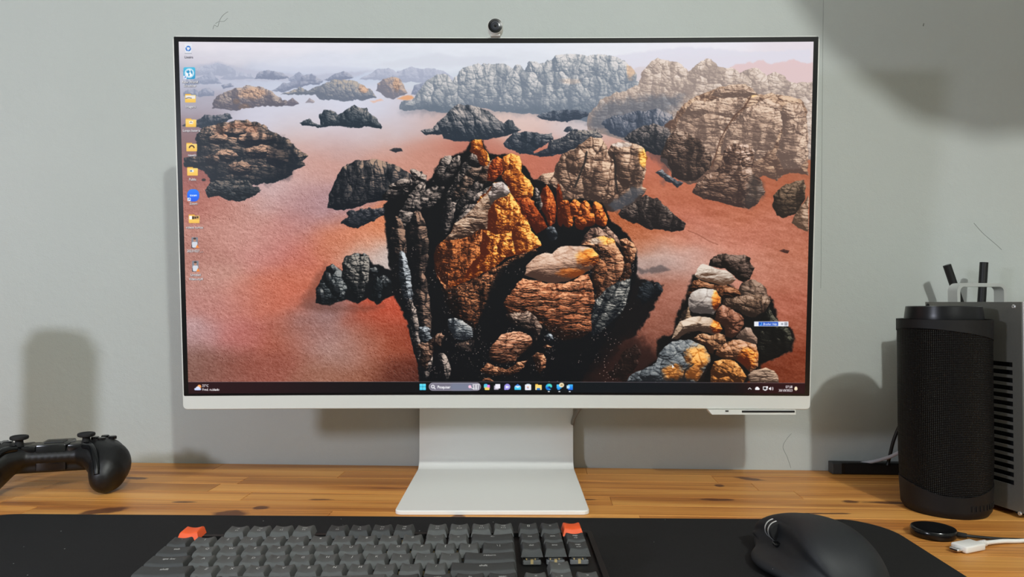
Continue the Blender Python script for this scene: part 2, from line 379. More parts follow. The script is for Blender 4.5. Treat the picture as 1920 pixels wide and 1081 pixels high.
def sdf(poly, x, y):
    P = np.asarray(poly, np.float32); n = len(P)
    d = np.full(x.shape, 1e9, np.float32); ins = np.zeros(x.shape, bool)
    for i in range(n):
        ax, ay = P[i]; bx, by = P[(i + 1) % n]
        ex, ey = bx - ax, by - ay
        wx = x - ax; wy = y - ay
        t = np.clip((wx * ex + wy * ey) / (ex * ex + ey * ey + 1e-6), 0, 1)
        d = np.minimum(d, (wx - ex * t) ** 2 + (wy - ey * t) ** 2)
        if ay != by:
            c = ((ay > y) != (by > y)) & (x < (bx - ax) * (y - ay) / (by - ay) + ax)
            ins ^= c
    return np.where(ins, 1, -1) * np.sqrt(d)

class Canvas:
    def __init__(self, X, Y):
        self.X = X.astype(np.float32); self.Y = Y.astype(np.float32)
        self.C = np.zeros(X.shape + (3,), np.float32)
        self.px = float(abs(X[0, -1] - X[0, 0])) / X.shape[1]

    def box(self, x0, y0, x1, y1):
        X, Y = self.X, self.Y; h, w = X.shape
        rx = X[h // 2]; ry = Y[:, w // 2]
        k = 26
        i0 = int(np.searchsorted(rx, x0 - k)); i1 = int(np.searchsorted(rx, x1 + k))
        j0 = int(np.searchsorted(ry, y0 - 8)); j1 = int(np.searchsorted(ry, y1 + 8))
        return slice(max(j0, 0), max(j1, 1)), slice(max(i0, 0), max(i1, 1))

    def blend(self, sl, m, col):
        m = m[..., None]
        self.C[sl] = self.C[sl] * (1 - m) + np.asarray(col, np.float32) * m

    def rock(self, poly, pal, cell=(14, 14), lean=0.0, rnd=8, warp=5, crack=.5, col=.55, strata=.45, sper=5.0, light=(.55, -.75, .45),
             grad=(1.1, .6), bump=.9, holes=0.0, soft=1.0, seed=0, gam=1.0, hi=None, op=1.0):
        P = np.asarray(poly, float)
        x0, y0 = P.min(0); x1, y1 = P.max(0)
        sl = self.box(x0 - warp, y0 - warp, x1 + warp, y1 + warp)
        X, Y = self.X[sl], self.Y[sl]
        if X.size == 0: return
        s = seed * 13.7
        # ragged outline
        wx = fbm(X / 11 + s, Y / 11 + 3, 4) * 2 * warp; wy = fbm(X / 11 + 40 + s, Y / 11 + 9, 4) * 2 * warp
        d = sdf(P, X + wx, Y + wy)
        m = sst(-soft * .6, soft * .6, d) * op
        # lumps
        xx = X + lean * (Y - y0); wob = fbm(X / 22 + s, Y / 22, 3)
        f1, f2, idv, lx, ly = voro((xx + wob * 10) / cell[0] + s, (Y + wob * 8) / cell[1] + s)
        e = f2 - f1
        g1, g2, idg, gx2, gy2 = voro((xx + wob * 6) / (cell[0] * .42) + s + 5, (Y + wob * 4) / (cell[1] * .3) + s + 5)
        dome = np.sqrt(np.clip(1 - f1 * f1 * 1.15, 0, 1)); dome2 = np.sqrt(np.clip(1 - g1 * g1 * 1.15, 0, 1))
        st = fbm(X / 34 + s, (Y + wob * 9) / sper + s, 3)
        rid = np.abs(st) * (1 + .6 * vnoise(X / 9 + s, Y / 5))
        hgt = (1 - np.exp(-np.maximum(d, 0) / rnd)) * rnd * 1.5 + dome * min(cell) * .55 * bump + dome2 * min(cell) * .15 * bump
        hgt = hgt + sst(0, .12, rid) * 1.3 * strata + fbm(X / 4.2 + s, Y / 3.0, 3) * 1.1 * bump
        hy, hx = np.gradient(hgt); hx = hx / self.px; hy = hy / self.px
        L = np.asarray(light, float); L = L / np.linalg.norm(L)
        nl = (-hx * L[0] - hy * L[1] + L[2]) / np.sqrt(hx * hx + hy * hy + 1)
        t = np.clip((Y - y0) / max(y1 - y0, 1), 0, 1)
        sh = (np.clip(nl, 0, 1) * .82 + .06) * (grad[0] + (grad[1] - grad[0]) * t) + (idv - .5) * .14 + (idg - .5) * .08
        sh = sh * (1 - crack * (1 - sst(0, .13, e)))* (1 - crack * .4 * (1 - sst(0, .12, g2 - g1)))
        sh = sh * (1 - strata * .75 * (1 - sst(.012, .07, rid)))
        sh = sh * (1 + .22 * strata * sst(.1, .2, rid))
        cn = fbm((xx + wob * 14) / 8.5 + s, Y / 46 + s, 3)
        sh = sh * (1 - col * sst(.0, .2, cn)) * (1 + .25 * col * (1 - sst(-.22, -.02, cn)))
        ln = fbm(X / 30 + s + 9, Y / 24, 2)
        sh = sh * (1 + ln * .7)
        sh = sh + (sh - .42) * .35
        sh = sh + fbm(X / 1.5 + s, Y / 1.3, 2) * .16 * bump
        if holes:
            hn = fbm(X / 4.5 + s + 3, Y / 2.6 + s, 3)
            sh = sh * (1 - holes * sst(.07, .14, hn))
        sh = np.clip(sh, 0, 1) ** gam
        dk, md, lt = [np.asarray(c, np.float32) for c in pal]
        a = np.clip(sh * 2, 0, 1)[..., None]; b = np.clip(sh * 2 - 1, 0, 1)[..., None]
        col = dk * (1 - a) + md * a; col = col * (1 - b) + lt * b
        if hi:                                     # sunlit part: (cx, cy, rx, ry, palette)
            for (cx, cy, rx, ry, hp) in hi:
                q = ((X - cx) / rx) ** 2 + ((Y - cy) / ry) ** 2 + fbm(X / 9 + 5, Y / 9, 3) * 1.6
                w = (1 - sst(.2, 1.5, q))[..., None]
                hd, hm, hl = [np.asarray(c, np.float32) for c in hp]
                c2 = hd * (1 - a) + hm * a; c2 = c2 * (1 - b) + hl * b
                col = col * (1 - w) + c2 * w
        self.blend(sl, m, col)

    def flat(self, poly, col, soft=4, warp=3, op=1.0, seed=0):
        P = np.asarray(poly, float); x0, y0 = P.min(0); x1, y1 = P.max(0)
        sl = self.box(x0 - soft - warp, y0 - soft - warp, x1 + soft + warp, y1 + soft + warp)
        X, Y = self.X[sl], self.Y[sl]
        if X.size == 0: return
        wx = fbm(X / 9 + seed, Y / 9 + 3, 4) * 2 * warp; wy = fbm(X / 9 + 40, Y / 9 + 9 + seed, 4) * 2 * warp
        d = sdf(P, X + wx, Y + wy)
        self.blend(sl, sst(-soft, soft, d) * op, col)

    def ell(self, cx, cy, rx, ry, col, soft=.8, op=1.0):
        sl = self.box(cx - rx, cy - ry, cx + rx, cy + ry); X, Y = self.X[sl], self.Y[sl]
        r = np.sqrt(((X - cx) / rx) ** 2 + ((Y - cy) / ry) ** 2)
        self.blend(sl, (1 - sst(1 - soft / rx, 1 + soft / rx, r)) * op, col)

    def rrect(self, x0, y0, x1, y1, r, col, soft=.5, op=1.0):
        sl = self.box(x0, y0, x1, y1); X, Y = self.X[sl], self.Y[sl]
        qx = np.abs(X - (x0 + x1) / 2) - (x1 - x0) / 2 + r; qy = np.abs(Y - (y0 + y1) / 2) - (y1 - y0) / 2 + r
        d = np.sqrt(np.maximum(qx, 0) ** 2 + np.maximum(qy, 0) ** 2) + np.minimum(np.maximum(qx, qy), 0) - r
        col = np.asarray(col, np.float32)
        if col.ndim == 2:
            t = np.clip((Y - y0) / (y1 - y0), 0, 1)[..., None]; col = col[0] * (1 - t) + col[1] * t
        self.blend(sl, (1 - sst(-soft, soft, d)) * op, col)

    def line(self, pts, w, col, op=1.0):
        P = np.asarray(pts, float)
        sl = self.box(P[:, 0].min() - w, P[:, 1].min() - w, P[:, 0].max() + w, P[:, 1].max() + w); X, Y = self.X[sl], self.Y[sl]
        d = np.full(X.shape, 1e9)
        for (ax, ay), (bx, by) in zip(P[:-1], P[1:]):
            ex, ey = bx - ax, by - ay; t = np.clip(((X - ax) * ex + (Y - ay) * ey) / (ex * ex + ey * ey + 1e-6), 0, 1)
            d = np.minimum(d, np.hypot(X - ax - ex * t, Y - ay - ey * t))
        self.blend(sl, (1 - sst(w / 2 - .4, w / 2 + .4, d)) * op, col)

def z(ox, oy, pts):
    return [(ox + a / 4, oy + b / 4) for a, b in pts]

SAND = [(340,80,222,217,225),(480,82,224,220,230),(600,85,222,222,232),(930,90,220,224,234),(1150,85,224,226,234),(1300,90,227,224,233),(1520,90,222,212,220),
(340,112,205,200,212),(450,105,214,213,224),(340,130,178,180,196),(600,118,212,215,229),(760,112,214,219,230),(930,112,214,218,228),(1400,115,224,212,218),(1500,140,225,205,206),(800,150,200,208,222),(600,150,190,199,221),(450,150,190,196,216),
(520,163,196,203,222),(640,146,190,200,222),(860,160,200,205,215),(790,120,212,218,230),(380,155,182,186,205),
(500,208,205,205,222),(580,212,205,206,222),(700,196,208,211,228),(720,212,205,206,222),(380,205,170,164,178),(350,225,140,118,126),(350,185,172,172,190),(640,245,205,196,208),(540,235,200,188,194),(470,212,200,198,214),
(560,285,202,158,148),(640,280,190,150,145),(800,280,200,132,112),(720,300,205,140,120),(700,262,200,180,180),(760,240,200,185,190),(790,225,205,160,145),(580,255,205,180,178),
(760,212,200,196,210),(900,278,190,108,88),(985,222,222,205,205),(1000,300,196,105,80),(955,236,214,178,163),(1020,232,218,170,155),(1100,238,200,196,202),(1060,232,205,195,200),(1150,256,212,150,128),(1090,300,190,105,85),
(350,255,130,92,92),(350,330,150,85,80),(350,370,170,92,78),(400,382,182,108,92),(450,390,192,135,122),(500,365,196,160,158),(530,345,198,165,165),(575,325,200,150,140),(600,310,200,142,128),(470,440,200,140,128),(400,440,188,125,110),(550,430,190,118,108),(600,400,172,125,128),(604,385,160,138,150),(575,380,185,120,112),
(500,470,195,125,115),(560,480,188,100,92),(650,440,205,112,78),(695,435,222,112,70),(640,465,205,105,75),(722,468,202,192,188),(700,485,190,175,168),(600,500,205,92,66),(560,520,200,95,75),(400,520,192,135,120),(360,480,175,112,98),(360,560,180,120,110),(420,570,188,118,108),(365,625,182,142,142),(480,560,195,98,82),(540,560,202,84,62),(450,620,182,98,90),(370,680,128,86,74),(430,690,140,76,62),(500,690,150,74,58),(540,630,170,72,55),(590,620,150,100,92),(610,590,142,112,112),(630,640,168,132,126),(655,660,165,125,115),(610,700,152,95,74),(680,700,145,80,55),(690,600,165,70,46),(740,580,196,62,42),(735,560,205,70,50),(720,650,175,66,42),(690,650,160,85,60),(750,690,120,48,30),(775,705,60,25,20),(760,640,140,42,28),
(1250,300,200,110,88),(1235,350,192,92,66),(1290,395,188,98,72),(1380,410,190,92,66),(1400,440,198,112,88),(1480,440,188,105,78),(1350,455,206,130,106),(1300,430,195,115,95),(1250,445,205,115,80),(1195,430,182,80,45),(1200,450,190,90,55),(1220,480,202,188,184),(1250,492,198,188,186),(1290,500,192,172,168),(1300,480,205,135,112),(1330,500,205,130,105),(1220,505,150,120,110),(1240,520,165,62,36),(1220,560,150,78,58),(1250,560,150,85,68),(1228,596,172,100,76),(1206,640,150,84,62),(1258,545,180,112,90),(1190,640,110,52,40),(1170,680,55,22,18),(1150,640,30,14,12),(1120,700,18,14,14),(1200,690,40,22,18),(1450,500,196,122,98),(1480,520,186,104,78),(1500,480,186,102,72),(1480,580,178,92,68),(1500,620,160,78,52),(1490,680,135,52,26),(1480,705,120,46,22),(1440,690,110,40,18),(1280,540,178,112,90),(1260,600,130,72,56),
(1470,330,185,95,60),(1450,345,182,92,60),(1500,320,170,100,70),(1240,315,196,100,72),(1300,370,190,90,64)]

def wallpaper(X, Y):
    cv = Canvas(X, Y)
    # ground and sky: blended colour patches
    s = np.asarray(SAND, np.float32)
    lum = s[:, 2:].mean(1, keepdims=True); s[:, 2:] = lum + (s[:, 2:] - lum) * .88 + 4
    rd = (s[:, 2] - s[:, 3]) > 85; s[rd, 3] += 9; s[rd, 4] += 3
    lf = (s[:, 0] < 720) & (s[:, 1] > 215); s[lf, 2:] += 3
    step = 6
    Xc = X[::step, ::step]; Yc = Y[::step, ::step]
    wxn = fbm(Xc / 60, Yc / 40, 3) * 34; wyn = fbm(Xc / 60 + 50, Yc / 40, 3) * 20
    A = np.zeros(Xc.shape + (3,)); W = np.zeros(Xc.shape) + 1e-9
    for px, py, r, g, b in s:
        sx = 38 if py > 160 else 60; sy = 21 if py > 160 else 9
        w = np.exp(-.5 * (((Xc + wxn - px) / sx) ** 2 + ((Yc + wyn - py) / sy) ** 2)) + 2e-5 / (1 + ((Xc - px) / 80) ** 2 + ((Yc - py) / 40) ** 2) ** 2
        W += w; A += w[..., None] * (r, g, b)
    A /= W[..., None]
    # bilinear up-sampling
    h, w = X.shape; hc, wc = Xc.shape
    yy = np.clip(np.arange(h) / step, 0, hc - 1.001); xx = np.clip(np.arange(w) / step, 0, wc - 1.001)
    j = yy.astype(int); i = xx.astype(int); fj = (yy - j)[:, None, None]; fi = (xx - i)[None, :, None]
    r0 = A[j] * (1 - fj) + A[np.minimum(j + 1, hc - 1)] * fj
    cv.C[:] = (r0[:, i] * (1 - fi) + r0[:, np.minimum(i + 1, wc - 1)] * fi)
    dep = sst(225, 420, Y)
    n = fbm(X / 14, Y / 5.5, 4) * 20 + fbm(X / 2.4, Y / 1.7, 2) * 26 * dep
    cv.C += (n * (.25 + .75 * dep))[..., None]
    q = fbm(X / 5.5 + 3, Y / 4.2, 3); gy, gx = np.gradient(q); cv.C += ((gy - gx) / cv.px * 55 * dep * (1 - .5 * sst(1150, 1250, X)))[..., None]
    # long wind streaks
    n2 = fbm((X * .5 + Y * .8) / 30, (Y - X * .28) / 6, 3) * 26 * sst(1170, 1260, X) * dep
    cv.C += n2[..., None]
    # pebbles in the lower left
    for sc, thr, amt in ((6.5, .22, 62), (4.2, .2, 42)):
        f1, f2, idv, lx, ly = voro(X / sc, Y / (sc * .8))
        pm = (1 - sst(thr * .5, thr, f1)) * (idv > .35) * dep * (1 - sst(1180, 1220, X))
        cv.C += (pm * amt * (.25 + 1.1 * vnoise(X / 23, Y / 17)) * np.where(ly - lx > 0, -1.1, .7))[..., None]
    SK = (188, 193, 211)
    # far hazy ridges
    H1 = [(168, 174, 194), (182, 187, 205), (194, 197, 213)]
    H2 = [(150, 158, 180), (170, 176, 196), (188, 192, 208)]
    H3 = [(135, 143, 165), (158, 164, 184), (182, 184, 198)]
    def hz(p, pal, **k):
        k = dict(dict(cell=(7, 6), rnd=4, warp=3, crack=.35, strata=.2, bump=.5, grad=(1.0, .9)), **k); cv.rock(p, pal, **k)
    cv.flat([(340, 132), (375, 121), (410, 117), (440, 124), (480, 133), (560, 140), (640, 136), (700, 132), (640, 152), (340, 152)], (188, 190, 207), 3, 3, .75)
    cv.flat([(470, 128), (492, 118), (510, 124), (560, 128), (620, 124), (700, 130), (600, 140)], (206, 209, 224), 3, 2, .7)
    cv.flat([(700, 122), (760, 110), (820, 100), (860, 108), (900, 104), (960, 112), (900, 124), (740, 126)], (212, 215, 226), 4, 3, .8)
    cv.flat([(1080, 116), (1150, 104), (1220, 95), (1290, 88), (1330, 90), (1400, 98), (1520, 92), (1520, 130), (1160, 130)], (218, 216, 228), 3, 3, .8)
    cv.flat([(1180, 150), (1190, 128), (1210, 124), (1215, 150)], (214, 205, 210), 2, 2)
    cv.flat([(1360, 132), (1380, 121), (1400, 118), (1430, 113), (1445, 120), (1475, 115), (1490, 111), (1505, 117), (1524, 118), (1524, 180), (1360, 150)], (222, 195, 196), 2, 3, .95)
    hz([(340, 132), (372, 126), (410, 118), (432, 126), (450, 140), (400, 142), (345, 140)], H1)
    hz([(740, 146), (745, 132), (770, 126), (790, 128), (815, 128), (835, 133), (850, 146), (850, 155), (745, 154)], H1)
    hz([(345, 158), (352, 148), (370, 146), (385, 140), (395, 133), (405, 145), (417, 156), (345, 160)], H2)
    hz([(412, 147), (425, 138), (450, 136), (470, 138), (478, 147), (430, 150)], H1)
    hz([(476, 148), (485, 136), (505, 131), (530, 136), (545, 147), (500, 150)], H3)
    hz([(540, 149), (560, 135), (570, 143), (585, 138), (603, 152), (560, 156), (545, 152)], H2)
    hz([(556, 158), (565, 143), (585, 140), (607, 153), (598, 160)], H3)
    hz([(608, 151), (620, 143), (632, 136), (645, 132), (656, 138), (664, 145), (640, 152)], H3)
    hz([(672, 149), (690, 140), (712, 128), (728, 129), (746, 136), (760, 140), (745, 152)], H1)
    hz([(510, 170), (530, 156), (558, 150), (602, 155), (560, 164), (530, 172)], H3)
    hz([(370, 176), (380, 167), (392, 165), (403, 172), (402, 180), (372, 182)], H3)
    hz([(345, 172), (352, 166), (372, 170), (372, 180), (345, 180)], H3)
    hz([(415, 160), (432, 156), (440, 162), (418, 166)], H3)
    hz([(770, 178), (775, 160), (795, 154), (810, 160), (800, 176)], H3)
    OH = [(118, 106, 106), (176, 146, 132), (222, 186, 160)]
    cv.rock([(397, 203), (400, 186), (418, 173), (445, 166), (462, 160), (480, 162), (500, 167), (518, 176), (530, 186), (548, 191), (535, 198), (500, 199), (468, 203), (435, 206)],
            [(102, 100, 112), (146, 136, 138), (196, 178, 168)], cell=(9, 10), rnd=6, warp=4, strata=.3, seed=1, hi=[(475, 175, 30, 11, OH), (458, 200, 12, 6, OH), (443, 190, 7, 5, OH)])
    cv.rock([(533, 197), (540, 188), (548, 183), (561, 194), (548, 198)], [(110, 108, 122), (150, 140, 145), (190, 175, 165)], cell=(6, 6), rnd=4, warp=2)
    cv.rock([(572, 192), (580, 184), (590, 191), (586, 194)], [(150, 145, 155), (175, 165, 170), (200, 190, 185)], cell=(6, 6), rnd=4, warp=2)
    cv.rock([(525, 176), (545, 170), (560, 162), (578, 170), (596, 160), (615, 154), (622, 150), (645, 150), (665, 152), (680, 158), (695, 166), (707, 183), (685, 187), (650, 190), (625, 188), (600, 184), (590, 178), (560, 177)],
            [(112, 120, 136), (150, 152, 160), (190, 178, 168)], cell=(8, 11), rnd=6, warp=4, strata=.25, seed=2, hi=[(682, 166, 10, 8, OH)])
    cv.rock([(705, 170), (708, 158), (718, 149), (735, 144), (748, 146), (756, 158), (763, 175), (750, 180), (738, 186), (722, 182)],
            [(125, 125, 138), (165, 152, 152), (205, 180, 165)], cell=(8, 12), rnd=6, warp=3, seed=3, hi=[(744, 160, 7, 14, OH)])
    cv.flat([(745, 185), (758, 180), (772, 179), (778, 184), (762, 188)], (226, 168, 128), 2, 2)
    cv.flat([(695, 190), (715, 185), (718, 188), (700, 192)], (228, 185, 165), 2, 2)
    # the pale massif at the back
    MB = [(118, 128, 142), (176, 178, 182), (222, 217, 216)]
    cv.rock([(748, 206), (752, 192), (772, 186), (790, 165), (800, 150), (818, 140), (828, 137), (840, 142), (847, 152), (856, 142), (868, 126), (885, 122), (897, 117), (903, 122), (908, 118), (925, 120), (940, 120), (960, 126), (975, 122), (985, 130), (992, 114), (1003, 116), (1012, 118), (1032, 112), (1042, 103), (1075, 102), (1100, 104), (1125, 101), (1150, 106), (1172, 113), (1185, 124), (1193, 140), (1193, 152), (1210, 150), (1300, 170), (1300, 225), (1200, 235), (1120, 235), (1090, 226), (1040, 218), (1000, 214), (975, 212), (930, 208), (900, 200), (870, 210), (830, 212), (790, 206)],
            MB, cell=(15, 22), rnd=9, warp=4, strata=.3, grad=(1.28, .5), seed=4, crack=.5, hi=[(1184, 130, 10, 20, [(170, 148, 134), (220, 190, 164), (246, 216, 186)]), (1068, 152, 20, 6, [(150, 146, 148), (205, 190, 180), (235, 220, 208)])])
    cv.flat([(752, 212), (800, 192), (870, 200), (960, 205), (1080, 198), (1160, 196), (1240, 190), (1280, 235), (1120, 232), (1000, 214), (900, 212)], (84, 98, 114), 14, 8, .42)
    cv.rock([(1004, 217), (1030, 209), (1060, 206), (1100, 208), (1108, 216), (1080, 227), (1040, 227), (1012, 222)], [(55, 66, 82), (95, 104, 118), (150, 152, 160)], cell=(9, 6), rnd=4, warp=4, seed=5)
    # right-hand massif
    cv.rock([(1100, 240), (1104, 212), (1128, 185), (1160, 172), (1196, 160), (1202, 138), (1212, 124), (1226, 113), (1232, 109), (1262, 116), (1272, 117), (1285, 127), (1292, 134), (1310, 118), (1322, 110), (1333, 113), (1345, 124), (1382, 131), (1386, 136), (1412, 128), (1425, 131), (1440, 140), (1450, 134), (1468, 142), (1480, 154), (1500, 155), (1524, 152), (1524, 300), (1440, 300), (1300, 320), (1250, 300), (1230, 262), (1180, 265), (1140, 255)],
            [(150, 134, 128), (200, 180, 166), (230, 214, 203)], cell=(17, 16), rnd=9, warp=4, strata=.42, sper=4, grad=(1.15, .62), seed=6, crack=.5)
    cv.flat([(1104, 235), (1110, 205), (1150, 190), (1230, 180), (1285, 178), (1250, 215), (1240, 262), (1180, 262), (1140, 250)], (70, 84, 104), 10, 10, .55)
    cv.rock([(1125, 232), (1150, 218), (1200, 208), (1235, 205), (1262, 215), (1262, 262), (1235, 262), (1180, 262), (1150, 252)], [(48, 60, 78), (98, 106, 122), (178, 172, 176)], cell=(10, 20), rnd=5, warp=6, strata=.3, seed=7, grad=(1.1, .55), op=.85)
    cv.rock([(1238, 300), (1250, 270), (1246, 235), (1262, 222), (1275, 205), (1292, 186), (1320, 176), (1345, 165), (1372, 160), (1398, 159), (1406, 163), (1420, 178), (1440, 175), (1470, 177), (1490, 182), (1508, 192), (1513, 210), (1516, 330), (1480, 322), (1455, 338), (1430, 330), (1400, 338), (1330, 340), (1290, 345), (1262, 330), (1252, 318)],
            [(92, 70, 62), (182, 146, 120), (226, 196, 168)], cell=(30, 20), rnd=9, warp=4, strata=.6, sper=3.6, grad=(1.25, .6), seed=8, crack=.5, hi=[(1412, 173, 9, 9, [(190, 110, 60), (245, 180, 110), (255, 215, 150)])])
    BR_ = [(104, 84, 76), (192, 160, 138), (230, 204, 182)]
    for P_, sd in (([(1262, 262), (1275, 222), (1292, 200), (1330, 188), (1372, 180), (1400, 176), (1396, 200), (1372, 225), (1352, 262), (1338, 300), (1300, 300), (1275, 290)], 81), ([(1350, 285), (1362, 245), (1385, 215), (1410, 195), (1440, 186), (1462, 200), (1468, 235), (1450, 280), (1420, 300), (1380, 300)], 82), ([(1455, 290), (1468, 240), (1462, 205), (1480, 192), (1505, 196), (1512, 225), (1515, 290), (1500, 318), (1470, 315)], 83), ([(1330, 178), (1345, 166), (1372, 160), (1398, 158), (1408, 165), (1420, 176), (1400, 182), (1360, 184)], 84), ([(1285, 215), (1292, 196), (1310, 188), (1330, 192), (1328, 212), (1300, 222)], 85)):
        cv.rock(P_, BR_, cell=(34, 16), rnd=13, warp=4, strata=.6, sper=3.4, grad=(1.3, .7), seed=sd, crack=.45)
    cv.line([(1408, 180), (1396, 200), (1378, 216), (1362, 240), (1350, 262), (1342, 290), (1334, 312)], 2.6, (92, 62, 50), .75)
    cv.flat([(1245, 345), (1262, 300), (1262, 250), (1240, 240), (1225, 265), (1210, 285), (1240, 310)], (50, 52, 60), 8, 8, .5)
    cv.rock([(1172, 262), (1178, 250), (1200, 238), (1225, 232), (1252, 240), (1262, 260), (1240, 292), (1215, 285), (1190, 272)], [(34, 38, 46), (84, 80, 82), (160, 145, 138)], cell=(12, 12), rnd=6, warp=4, seed=9)
    cv.rock([(1238, 296), (1250, 262), (1268, 240), (1290, 250), (1310, 262), (1335, 290), (1330, 318), (1300, 340), (1262, 334), (1250, 300)], [(44, 36, 36), (120, 94, 80), (200, 172, 152)], cell=(12, 9), rnd=6, warp=4, strata=.6, sper=3, seed=10, grad=(1.1, .6))
    # dome rock in the plain
    cv.rock([(788, 245), (812, 240), (822, 226), (834, 218), (846, 203), (858, 196), (878, 196), (898, 202), (915, 208), (932, 222), (945, 232), (953, 224), (962, 226), (966, 236), (977, 244), (960, 252), (930, 258), (905, 262), (880, 266), (850, 264), (832, 260), (828, 252), (800, 253)],
            [(40, 50, 62), (118, 118, 122), (196, 184, 178)], cell=(12, 24), lean=-.35, rnd=12, warp=3, strata=.4, sper=4, grad=(1.25, .5), seed=11)
    cv.rock([(943, 270), (955, 256), (968, 248), (1000, 247), (1020, 252), (1036, 250), (1038, 262), (1012, 276), (1000, 284), (1002, 292), (975, 288), (950, 276)], [(36, 46, 58), (72, 78, 88), (140, 138, 138)], cell=(11, 8), rnd=5, warp=4, seed=12)
    cv.rock([(1000, 288), (1026, 276), (1030, 266), (1058, 256), (1072, 244), (1100, 242), (1118, 244), (1130, 256), (1122, 270), (1090, 284), (1052, 290), (1010, 293)], [(34, 42, 54), (84, 86, 92), (170, 158, 148)], cell=(11, 9), rnd=5, warp=4, seed=13)
    cv.rock([(1056, 245), (1062, 238), (1070, 236), (1076, 243), (1064, 248)], [(50, 60, 74), (90, 94, 104), (140, 138, 140)], cell=(6, 6), rnd=3, warp=2)
    # dark rocks on the left plain
    DK = [(38, 50, 62), (84, 92, 100), (158, 152, 148)]
    cv.rock([(562, 231), (572, 226), (580, 223), (586, 230), (600, 233), (598, 215), (606, 206), (620, 206), (634, 214), (650, 206), (664, 198), (674, 203), (688, 203), (694, 212), (704, 222), (717, 236), (712, 242), (692, 237), (665, 241), (640, 236), (618, 236), (604, 240), (585, 238), (566, 235)], DK, cell=(9, 14), rnd=6, warp=4, seed=14, grad=(1.1, .6))
    cv.rock([(730, 281), (738, 276), (752, 278), (756, 283), (742, 286)], [(40, 45, 55), (70, 66, 68), (110, 100, 95)], cell=(6, 5), rnd=3, warp=2)
    LP = [(30, 38, 48), (90, 82, 80), (196, 162, 140)]
    cv.rock([(340, 236), (368, 228), (384, 215), (410, 216), (428, 213), (436, 222), (420, 232), (380, 240)], [(50, 62, 76), (86, 92, 104), (130, 128, 134)], cell=(9, 7), rnd=5, warp=5, seed=15)
    cv.rock([(369, 250), (384, 238), (412, 230), (440, 226), (462, 224), (482, 230), (500, 236), (510, 246), (522, 252), (542, 260), (552, 272), (562, 282), (577, 290), (566, 300), (574, 312), (552, 318), (548, 328), (530, 336), (500, 344), (470, 346), (450, 338), (425, 346), (398, 346), (388, 326), (372, 318), (345, 312), (343, 298), (368, 292)],
            LP, cell=(20, 15), rnd=8, warp=5, strata=.45, seed=16, grad=(1.2, .6), hi=[(445, 245, 44, 16, [(60, 48, 46), (150, 112, 96), (226, 172, 140)])])
    for (cx, cy, rx, ry) in ((440, 248, 22, 9), (482, 262, 38, 15), (408, 262, 20, 10), (490, 285, 34, 14), (425, 292, 22, 12), (520, 296, 22, 16), (450, 316, 24, 14), (398, 300, 14, 12)):
        cv.rock([(cx + rx * np.cos(t), cy + ry * np.sin(t)) for t in np.linspace(0, 6.28, 13)[:-1]], [(30, 36, 46), (112, 92, 84), (208, 166, 140)], cell=(30, 14), rnd=ry * .7, warp=3, strata=.6, sper=3, seed=cx * .1, grad=(1.15, .6), light=(.2, -.9, .4))
    cv.flat([(500, 255), (530, 258), (556, 290), (545, 330), (500, 344), (515, 300)], (24, 32, 42), 8, 8, .6)
    cv.rock([(386, 356), (392, 345), (408, 340), (440, 337), (466, 340), (478, 350), (490, 356), (478, 366), (452, 377), (424, 373), (405, 366), (392, 372), (386, 366)], [(22, 30, 38), (56, 62, 68), (128, 116, 108)], cell=(14, 8), rnd=5, warp=5, strata=.5, seed=17)
    cv.ell(382, 337, 4, 2.6, (60, 50, 52))
    # mid cluster
    cv.rock([(614, 390), (616, 366), (627, 345), (633, 328), (642, 314), (655, 306), (668, 300), (690, 300), (705, 297), (722, 303), (742, 308), (760, 318), (772, 326), (792, 322), (796, 335), (785, 352), (750, 362), (728, 376), (690, 380), (660, 392), (630, 393)],
            [(16, 22, 30), (72, 70, 72), (180, 150, 130)], cell=(15, 30), rnd=8, warp=3, strata=.5, sper=4, seed=18, grad=(1.35, .5))
    cv.rock([(640, 421), (648, 410), (655, 396), (676, 392), (690, 388), (704, 394), (722, 386), (722, 404), (702, 414), (682, 422), (668, 427), (655, 424)], [(18, 24, 32), (48, 52, 60), (126, 118, 118)], cell=(11, 8), rnd=4, warp=6, seed=19)
    # tan block right of centre
    cv.rock([(1158, 402), (1166, 390), (1190, 372), (1212, 366), (1232, 372), (1248, 386), (1262, 402), (1286, 418), (1284, 432), (1262, 434), (1240, 430), (1215, 428), (1180, 416)], [(28, 24, 26), (92, 78, 72), (182, 160, 145)], cell=(13, 10), rnd=6, warp=4, strata=.5, sper=3.5, seed=20)
    TB = [(58, 44, 40), (166, 128, 104), (232, 200, 172)]
    cv.rock([(1000, 352), (1006, 336), (1018, 326), (1038, 322), (1044, 305), (1055, 288), (1078, 278), (1098, 262), (1108, 256), (1126, 258), (1138, 272), (1142, 285), (1165, 272), (1196, 270), (1208, 285), (1213, 300), (1208, 330), (1204, 350), (1214, 354), (1204, 368), (1180, 386), (1152, 396), (1100, 396), (1050, 382), (1012, 366)],
            TB, cell=(24, 26), rnd=9, warp=3, strata=.55, sper=4, seed=21, grad=(1.25, .62), crack=.75)
    cv.rock([(1138, 285), (1146, 270), (1165, 265), (1192, 268), (1206, 276), (1213, 292), (1211, 312), (1200, 340), (1178, 352), (1160, 340), (1152, 310)], TB, cell=(40, 30), rnd=9, warp=3, strata=.6, sper=4, seed=22, grad=(1.2, .8), hi=[(1207, 294, 10, 20, [(150, 80, 20), (240, 165, 70), (255, 220, 120)]), (1165, 271, 18, 5, [(150, 130, 120), (205, 185, 172), (232, 218, 208)])])
